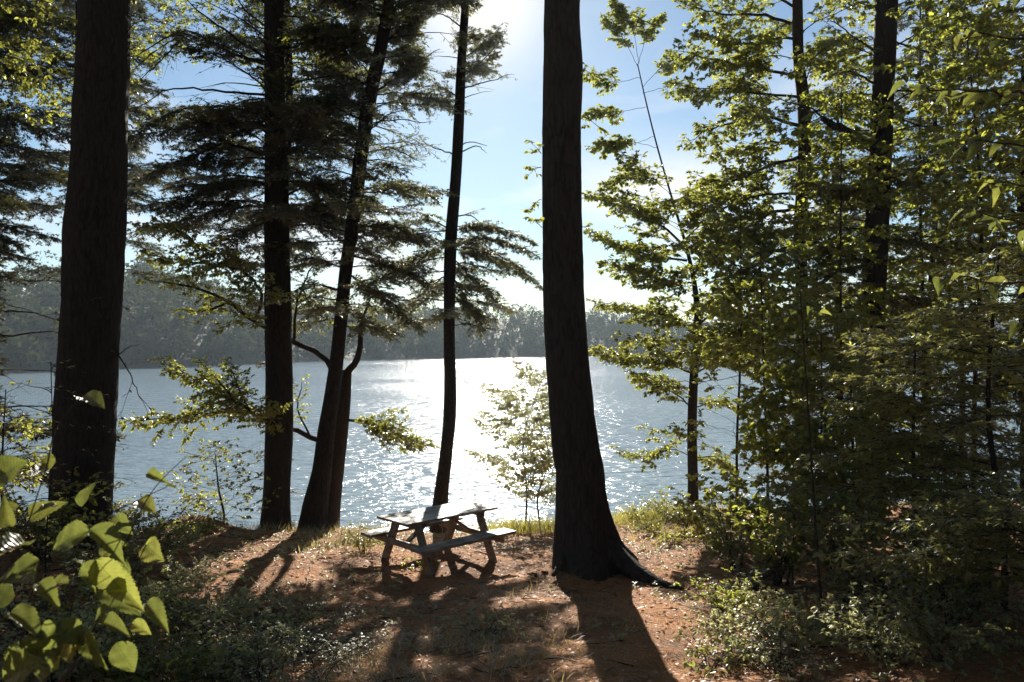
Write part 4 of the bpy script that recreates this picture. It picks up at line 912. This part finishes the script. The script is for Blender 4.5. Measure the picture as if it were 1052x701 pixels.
n = 70000
x = rng.uniform(-9, 8, n); y = 5 + 14 * rng.random(n) ** 1.2; ok = y < edge(x) + .5; x, y = x[ok], y[ok]
pt = np.stack([x, y, ground(x, y) + .012], 1); a = rng.uniform(0, 2 * np.pi, len(pt))
fo = Foliage(); big = rng.random(len(pt)) < .16
fo.leaves(pt, np.stack([np.cos(a), np.sin(a), rng.normal(.05, .22, len(pt))], 1), UP + rng.normal(0, .4, (len(pt), 3)), np.where(big, rng.uniform(.035, .075, len(pt)), rng.uniform(.04, .11, len(pt))), np.where(big, rng.uniform(.02, .045, len(pt)), rng.uniform(.004, .010, len(pt))))
tag(fo.build('leaf_litter', M['litter'], None, shape='kite', droop=.1), 'fallen leaves and needles over the clearing', 'leaf litter', kind='stuff')
# sprouts and seedlings no one could count
n = 2600
x = rng.uniform(-7, 5.5, n); y = rng.uniform(5.3, 16.5, n)
pk = (vnoise(x * .9, y * .9, 51) + .35 * (np.abs(x - .3) > 1.8) + .25 * (y > 14) > .12) & (np.hypot(x + 1.19, y - 11.83) > 1.0); x, y = x[pk], y[pk]; m = len(x); j = np.repeat(np.arange(m), 7); mm = len(j)
h_ = rng.uniform(.02, .11, m); base_ = np.stack([x, y, ground(x, y)], 1); a = rng.uniform(0, 2 * np.pi, mm)
fo = Foliage()
fo.leaves(base_[j] + UP * (h_[j] * rng.uniform(.5, 1, mm))[:, None], np.stack([np.cos(a), np.sin(a), rng.uniform(-.2, .6, mm)], 1), UP + rng.normal(0, .35, (mm, 3)), rng.uniform(.03, .075, mm), rng.uniform(.014, .036, mm))
tp = base_ + np.stack([rng.normal(0, .02, m), rng.normal(0, .02, m), h_], 1)
fo.wood(base_, (base_ + tp) / 2, tp, np.full(m, .0018))
tag(fo.build('ground_sprouts', M['fern'], None), 'tiny green sprouts dotted over the needle floor', 'sprouts', kind='stuff')

fo = Foliage(); n = 900
x = rng.uniform(-8, 7, n); y = rng.uniform(5, 16.5, n); a = rng.uniform(0, 2 * np.pi, n); l = rng.uniform(.08, .42, n)
p0 = np.stack([x, y, ground(x, y) + .012], 1); x1 = x + np.cos(a) * l; y1 = y + np.sin(a) * l; p2 = np.stack([x1, y1, ground(x1, y1) + .014], 1)
fo.wood(p0, (p0 + p2) / 2 + np.array([0, 0, .012]) + rng.normal(0, .012, (n, 3)), p2, rng.uniform(.003, .011, n))
tag(fo.build('twig_litter', M['twig'], None), 'small dead twigs scattered on the needles', 'twigs', kind='stuff')

# pine cones lying in front of the big trunk
def cone(loc, yaw, label):
    root = empty('pine_cone', loc, label, 'pine cone', 'pine cones on the needles')
    fo = Foliage(); k = np.arange(60); t = k / 60; th_ = k * 2.399
    r_ = .020 * np.sin(np.pi * (.12 + .85 * t)) ** .7
    ax = np.array([math.cos(yaw), math.sin(yaw), 0]); s1 = np.array([-math.sin(yaw), math.cos(yaw), 0])
    c = ax * (t[:, None] - .5) * .11 + UP * .018
    rad = np.cos(th_)[:, None] * s1 + np.sin(th_)[:, None] * UP
    fo.leaves(c, rad + ax * .45, ax + 0 * rad, r_ + .012, np.full(60, .016))
    fo.build('scale', M['twig'], root, shape='leaf', droop=-.1)['kind'] = 'stuff'
    cc = np.array([ax * -.05 + UP * .018, UP * .018, ax * .05 + UP * .018])
    tube_obj('core', cc, [.010, .014, .006], M['twig'], root, 8)
for (px, d, yw), lab in zip(((545, 10.75, .4), (551, 10.6, 1.9), (560, 10.7, 2.7)), ('pine cone left of the massive trunk, farthest left of three', 'pine cone left of the massive trunk, middle of three', 'pine cone nearest the massive trunk')):
    cone(gpt(px, d), yw, lab)

# ---------------------------------------------------------------- big foreground leaves
def big_leaf_mat(name, c1, c2, t1, t2):
    m, nt, out = mat(name); L = nt.links.new
    tc = N(nt, 'ShaderNodeTexCoord'); sp = N(nt, 'ShaderNodeSeparateXYZ'); L(tc.outputs['Object'], sp.inputs[0])
    ab = N(nt, 'ShaderNodeMath', operation='ABSOLUTE'); L(sp.outputs['Y'], ab.inputs[0])
    v = N(nt, 'ShaderNodeMath', operation='MULTIPLY_ADD'); v.inputs[1].default_value = -.85; L(ab.outputs[0], v.inputs[0]); L(sp.outputs['X'], v.inputs[2])
    v2 = N(nt, 'ShaderNodeMath', operation='MULTIPLY'); v2.inputs[1].default_value = 9.0; L(v.outputs[0], v2.inputs[0])
    fr = N(nt, 'ShaderNodeMath', operation='FRACT'); L(v2.outputs[0], fr.inputs[0])
    pp = N(nt, 'ShaderNodeMath', operation='PINGPONG'); pp.inputs[1].default_value = .5; L(fr.outputs[0], pp.inputs[0])
    lo = N(nt, 'ShaderNodeMath', operation='LESS_THAN'); lo.inputs[1].default_value = .035; L(pp.outputs[0], lo.inputs[0])
    mi = N(nt, 'ShaderNodeMath', operation='LESS_THAN'); mi.inputs[1].default_value = .009; L(ab.outputs[0], mi.inputs[0])
    mxv = N(nt, 'ShaderNodeMath', operation='MAXIMUM'); L(lo.outputs[0], mxv.inputs[0]); L(mi.outputs[0], mxv.inputs[1])
    nz = N(nt, 'ShaderNodeTexNoise', i_Scale=5.0, i_Detail=5.0); L(tc.outputs['Object'], nz.inputs['Vector'])
    c = ramp(nt, nz.outputs['Fac'], [(.35, c1), (.65, c2)]); t = ramp(nt, nz.outputs['Fac'], [(.3, t1), (.7, t2)])
    dk = N(nt, 'ShaderNodeMixRGB', blend_type='MULTIPLY'); dk.inputs[2].default_value = (.62, .66, .5, 1)
    vm = N(nt, 'ShaderNodeMath', operation='MULTIPLY'); vm.inputs[1].default_value = .8; L(mxv.outputs[0], vm.inputs[0]); L(vm.outputs[0], dk.inputs[0]); L(t, dk.inputs[1])
    b = N(nt, 'ShaderNodeBsdfPrincipled'); b.inputs['Roughness'].default_value = .34; b.inputs['Specular IOR Level'].default_value = .6; L(c, b.inputs['Base Color'])
    tr = N(nt, 'ShaderNodeBsdfTranslucent'); L(dk.outputs[0], tr.inputs['Color'])
    bp = N(nt, 'ShaderNodeBump', i_Strength=.4, i_Distance=.02); L(pp.outputs[0], bp.inputs['Height']); L(bp.outputs[0], b.inputs['Normal'])
    mx = N(nt, 'ShaderNodeMixShader'); mx.inputs[0].default_value = .5; L(b.outputs[0], mx.inputs[1]); L(tr.outputs[0], mx.inputs[2]); L(mx.outputs[0], out.inputs['Surface'])
    return m
M['bigleaf'] = big_leaf_mat('broad_leaf_blade', (.040, .058, .018), (.065, .085, .026), (.14, .165, .035), (.21, .235, .05))
M['bigleaf_y'] = big_leaf_mat('bright_leaf_blade', (.075, .085, .022), (.11, .11, .03), (.25, .275, .055), (.34, .35, .07))  # brighter, yellower copy of the broad leaf colours
def leaf_mesh(name, wid, fold, curl, twist, m, ser=.018, seed=0):
    nu, nv = 26, 11
    u = np.linspace(0, 1, nu); v = np.linspace(-1, 1, nv)
    prof_ = (np.sin(np.pi * u ** .72) ** .85) * (1 - .25 * u) * wid
    prof_[0] = .012; prof_[-1] = .002
    U, Vv = np.meshgrid(u, v, indexing='ij')
    edge_ = 1 + ser / max(wid, .1) * ((np.arange(nu) % 2) * 2 - 1)[:, None] * (np.abs(Vv) > .99)
    y = Vv * prof_[:, None] * edge_
    z = np.abs(Vv) ** 1.2 * prof_[:, None] * fold - curl * U ** 2 + .02 * np.sin(U * 17 + np.abs(Vv) * 5 + seed) * np.abs(Vv) + .03 * vnoise(U * 4 + seed, Vv * 3, seed)
    x = U - .12 * curl * U ** 2
    tw = twist * U
    y2 = y * np.cos(tw) - z * np.sin(tw) * .0; z2 = z + y * np.sin(tw)
    i = np.arange(nu * nv).reshape(nu, nv)
    q = np.stack([i[:-1, :-1], i[1:, :-1], i[1:, 1:], i[:-1, 1:]], -1).reshape(-1, 4)
    o = mesh_obj(name, np.stack([x, y2, z2], -1).reshape(-1, 3), [q], [m], smooth=True)
    me = o.data; bpy.data.objects.remove(o); return me
LM = {k: [leaf_mesh('leaf', w, f, c, t, M[mm], seed=i) for i, (w, f, c, t) in enumerate(((.33, .40, .30, .35), (.30, .7, .50, -.5), (.37, .28, .18, .2), (.26, 1.0, .40, .6), (.35, .5, -.15, -.3), (.29, .35, .6, .15)))] for k, mm in (('g', 'bigleaf'), ('y', 'bigleaf_y'))}
def put_leaf(root, loc, dirv, norv, size, kind='g', var=None):
    o = bpy.data.objects.new('leaf', LM[kind][int(rng.integers(6)) if var is None else var]); COL.objects.link(o); o.parent = root
    x = Vector(dirv).normalized(); z = Vector(norv); z = (z - x * z.dot(x)).normalized(); y = z.cross(x)
    o.matrix_local = Matrix.Translation(Vector(loc) - root.location) @ Matrix((x, y, z)).transposed().to_4x4() @ Matrix.Scale(size, 4)
    return o
def stem_obj(root, pts, r0, r1=.0015, n=14, name='stem'):
    c = smooth_curve(pts, n); tube_obj(name, c, np.linspace(r0, r1, n), M['twig'], root, 6, 0, 0, np.array(root.location))

# px, py of the leaf base, its direction on the photo (dx, dy), length px, distance, kind, normal
HB = empty('hobblebush', gpt(-30, 2.0), 'bush of big backlit leaves close to the camera at lower left, sunlit yellow green', 'bush')
for pts in ([(-60,900),(-20,760),(20,660),(60,590),(92,545)], [(-40,880),(30,740),(90,660),(118,590)], [(-80,820),(-20,640),(20,560),(48,480)], [(-20,860),(50,720),(110,640),(150,560)]):
    stem_obj(HB, [P(a, b, 1.9 + .04 * i) for i, (a, b) in enumerate(pts)], .005)
for px, py, dx, dy, l, d, k, nn, var in (
    (52,482,-.2,-1,30,2.05,'y',(0,-1,.25),2), (82,408,1,.05,40,2.4,'g',(.1,-.25,1),0), (60,520,-1,.1,44,2.0,'g',(0,-.4,1),0), (92,545,-1,.35,80,1.9,'g',(-.1,-.9,.55),0), (92,545,.9,.55,70,1.95,'g',(.2,-.5,1),3),
    (98,575,.65,.8,80,1.8,'y',(.25,-1,.35),0), (98,575,-.3,1,60,1.8,'g',(0,-.8,.6),1), (40,575,-.9,.5,70,1.75,'g',(0,-.7,.7),2), (30,560,-1,-.2,60,1.85,'g',(.0,-.6,.8),1), (118,590,.5,.85,66,1.85,'y',(.3,-1,.2),1),
    (60,640,-.7,.75,66,1.7,'g',(0,-.8,.6),0), (60,640,.8,.6,60,1.7,'g',(.1,-.6,.8),2), (20,660,-.2,1,60,1.65,'y',(-.2,-1,.2),3), (20,660,.9,.45,56,1.7,'g',(.1,-.4,.9),1), (105,560,.75,-.1,42,2.1,'g',(.1,-.9,.4),2),
    (118,530,.6,.7,42,2.1,'g',(.2,-.9,.3),0), (150,560,.7,.75,30,2.2,'y',(.2,-1,.3),2), (152,486,.9,.35,32,2.2,'g',(.1,-.8,.5),3), (140,515,1,.25,30,2.2,'y',(.1,-.4,.9),0), (20,520,-.9,.5,40,2.1,'y',(.1,-.8,.5),1),
    (12,600,-.5,.8,56,1.9,'g',(.1,-1,.2),2), (88,650,.35,.95,60,1.75,'g',(.1,-.9,.3),3), (135,640,.8,.4,40,2.0,'y',(.1,-.7,.7),0), (5,700,.6,-.6,60,1.6,'g',(.1,-.8,.6),2), (70,600,-.9,-.1,52,1.95,'g',(0,-.3,1),1), (112,625,-.8,.5,50,1.8,'g',(-.1,-.6,.8),0), (40,600,.6,.5,56,1.85,'g',(.2,-.5,.9),3), (10,630,.9,.3,60,1.72,'g',(.1,-.3,1),1), (96,590,-.6,-.7,46,2.0,'g',(.1,-.3,1),2), (34,690,.5,-.9,60,1.7,'g',(.2,-.9,.4),0), (120,660,.5,.9,60,1.75,'g',(.2,-.8,.5),2), (64,560,.4,-.9,44,2.05,'g',(.1,-.8,.6),1), (10,540,-.3,-.9,44,2.0,'y',(.3,-.8,.4),3), (100,640,1,.1,56,1.85,'g',(.0,-.3,1),3), (150,620,.7,.7,44,2.05,'g',(.1,-.6,.8),1), (48,480,-.7,.5,40,2.1,'g',(.1,-.8,.6),4), (30,530,.8,-.5,40,2.1,'y',(.1,-.9,.3),5), (70,640,.1,1,70,1.75,'y',(.2,-1,.2),4), (100,600,.9,.5,80,1.85,'g',(.2,-.7,.6),5), (15,580,.7,.6,60,1.8,'g',(.1,-.8,.5),4), (55,690,-.2,-.9,60,1.7,'y',(.1,-.9,.3),5), (130,575,-.3,.9,50,2.0,'g',(.1,-1,.2),4), (82,520,.2,-.9,40,2.1,'g',(-.1,-.9,.4),5), (0,490,.7,-.6,46,2.0,'g',(.1,-.9,.4),2), (170,500,.9,-.1,24,2.3,'g',(0,-.5,1),1)):
    p = P(px, py, d); l = l * .62; q = P(px + dx * l, py + dy * l, d - .03 + rng.normal(0, .03)); v = q - p
    put_leaf(HB, p, v, nn, float(np.linalg.norm(v)), k, var)
for pts in ([(118,590),(135,545),(160,500),(190,470)], [(48,480),(58,440),(80,410)], [(92,545),(110,530),(140,515),(172,500)], [(118,590),(126,560),(150,555)]):
    stem_obj(HB, [P(a, b, 2.05 + .03 * i) for i, (a, b) in enumerate(pts)], .0025, .001)

# leafy boughs leaning in at the upper right, close to the camera
T = tree('maple_tree', 'near maple boughs with large yellow green leaves hanging in at the right edge', 'tree', [(1230, 900, 40), (1225, 500, 34), (1215, 100, 26), (1200, -160, 18)], 4.4, M['bark_thin'], seg=12, rough=.05, nring=40, seed=120)
for pts, nl in (([(1216,150),(1140,120),(1060,100),(990,92),(930,84)],16), ([(1217,190),(1120,160),(1040,150),(980,142)],14), ([(1215,90),(1120,60),(1050,40),(985,30)],13), ([(1220,330),(1130,260),(1050,230),(990,212)],16), ([(1220,300),(1120,300),(1040,290),(960,282)],12), ([(1222,400),(1120,350),(1040,330)],8), ([(1212,40),(1110,10),(1040,-10),(980,-20)],10), ([(1218,230),(1120,200),(1050,190),(1010,186)],12)):
    dz = rng.uniform(-.7, .5)
    c = limb(T, [P(a, b, 4.4 + dz * i / 3) for i, (a, b) in enumerate(pts)], .014, None, r1=.002, n=24, seg=5)
    for k in range(nl):
        t = .42 + .58 * (k + .5) / nl; i = t * 23; p = c[int(i)] + (c[min(int(i) + 1, 23)] - c[int(i)]) * (i % 1)
        ang = rng.uniform(0, 2 * np.pi)
        v = np.array([-.5 + .6 * math.cos(ang), .6 * math.sin(ang), rng.uniform(-.7, .05)])
        put_leaf(T['root'], p + nrm(v) * .03, v, (rng.normal(0, .3), rng.normal(-.5, .4), 1.), rng.uniform(.075, .135), 'y' if rng.random() < .4 else 'g')
# a low spray of the same kind in the middle of the right thicket
T = tree('maple_sapling', 'slender near maple sapling with large leaves in front of the thin straight trunk', 'sapling', [(850, 690, 3.4), (842, 600, 3), (832, 450, 2.2), (822, 300, 1.2)], 8.4, M['bark_thin'], seg=8, rough=.04, nring=30, seed=121)
for pts, nl in (([(823,312),(812,322),(800,330)],4), ([(823,306),(838,320),(850,326)],4), ([(826,360),(806,372),(786,376)],4), ([(830,420),(850,430),(868,428)],4), ([(836,520),(860,520),(884,540)],4), ([(840,600),(862,590),(884,606)],5), ([(838,540),(814,540),(800,552)],4)):
    c = limb(T, [P(a, b, 8.4 - .15 * i) for i, (a, b) in enumerate(pts)], .004, None, r1=.0015, n=12, seg=4)
    for k in range(nl):
        i = int((.35 + .65 * (k + .5) / nl) * 11); ang = rng.uniform(0, 2 * np.pi)
        v = np.array([math.cos(ang), .6 * math.sin(ang), rng.uniform(-.6, .1)])
        put_leaf(T['root'], c[i], v, (rng.normal(0, .3), rng.normal(-.5, .3), 1.), rng.uniform(.10, .16), 'y' if rng.random() < .35 else 'g')
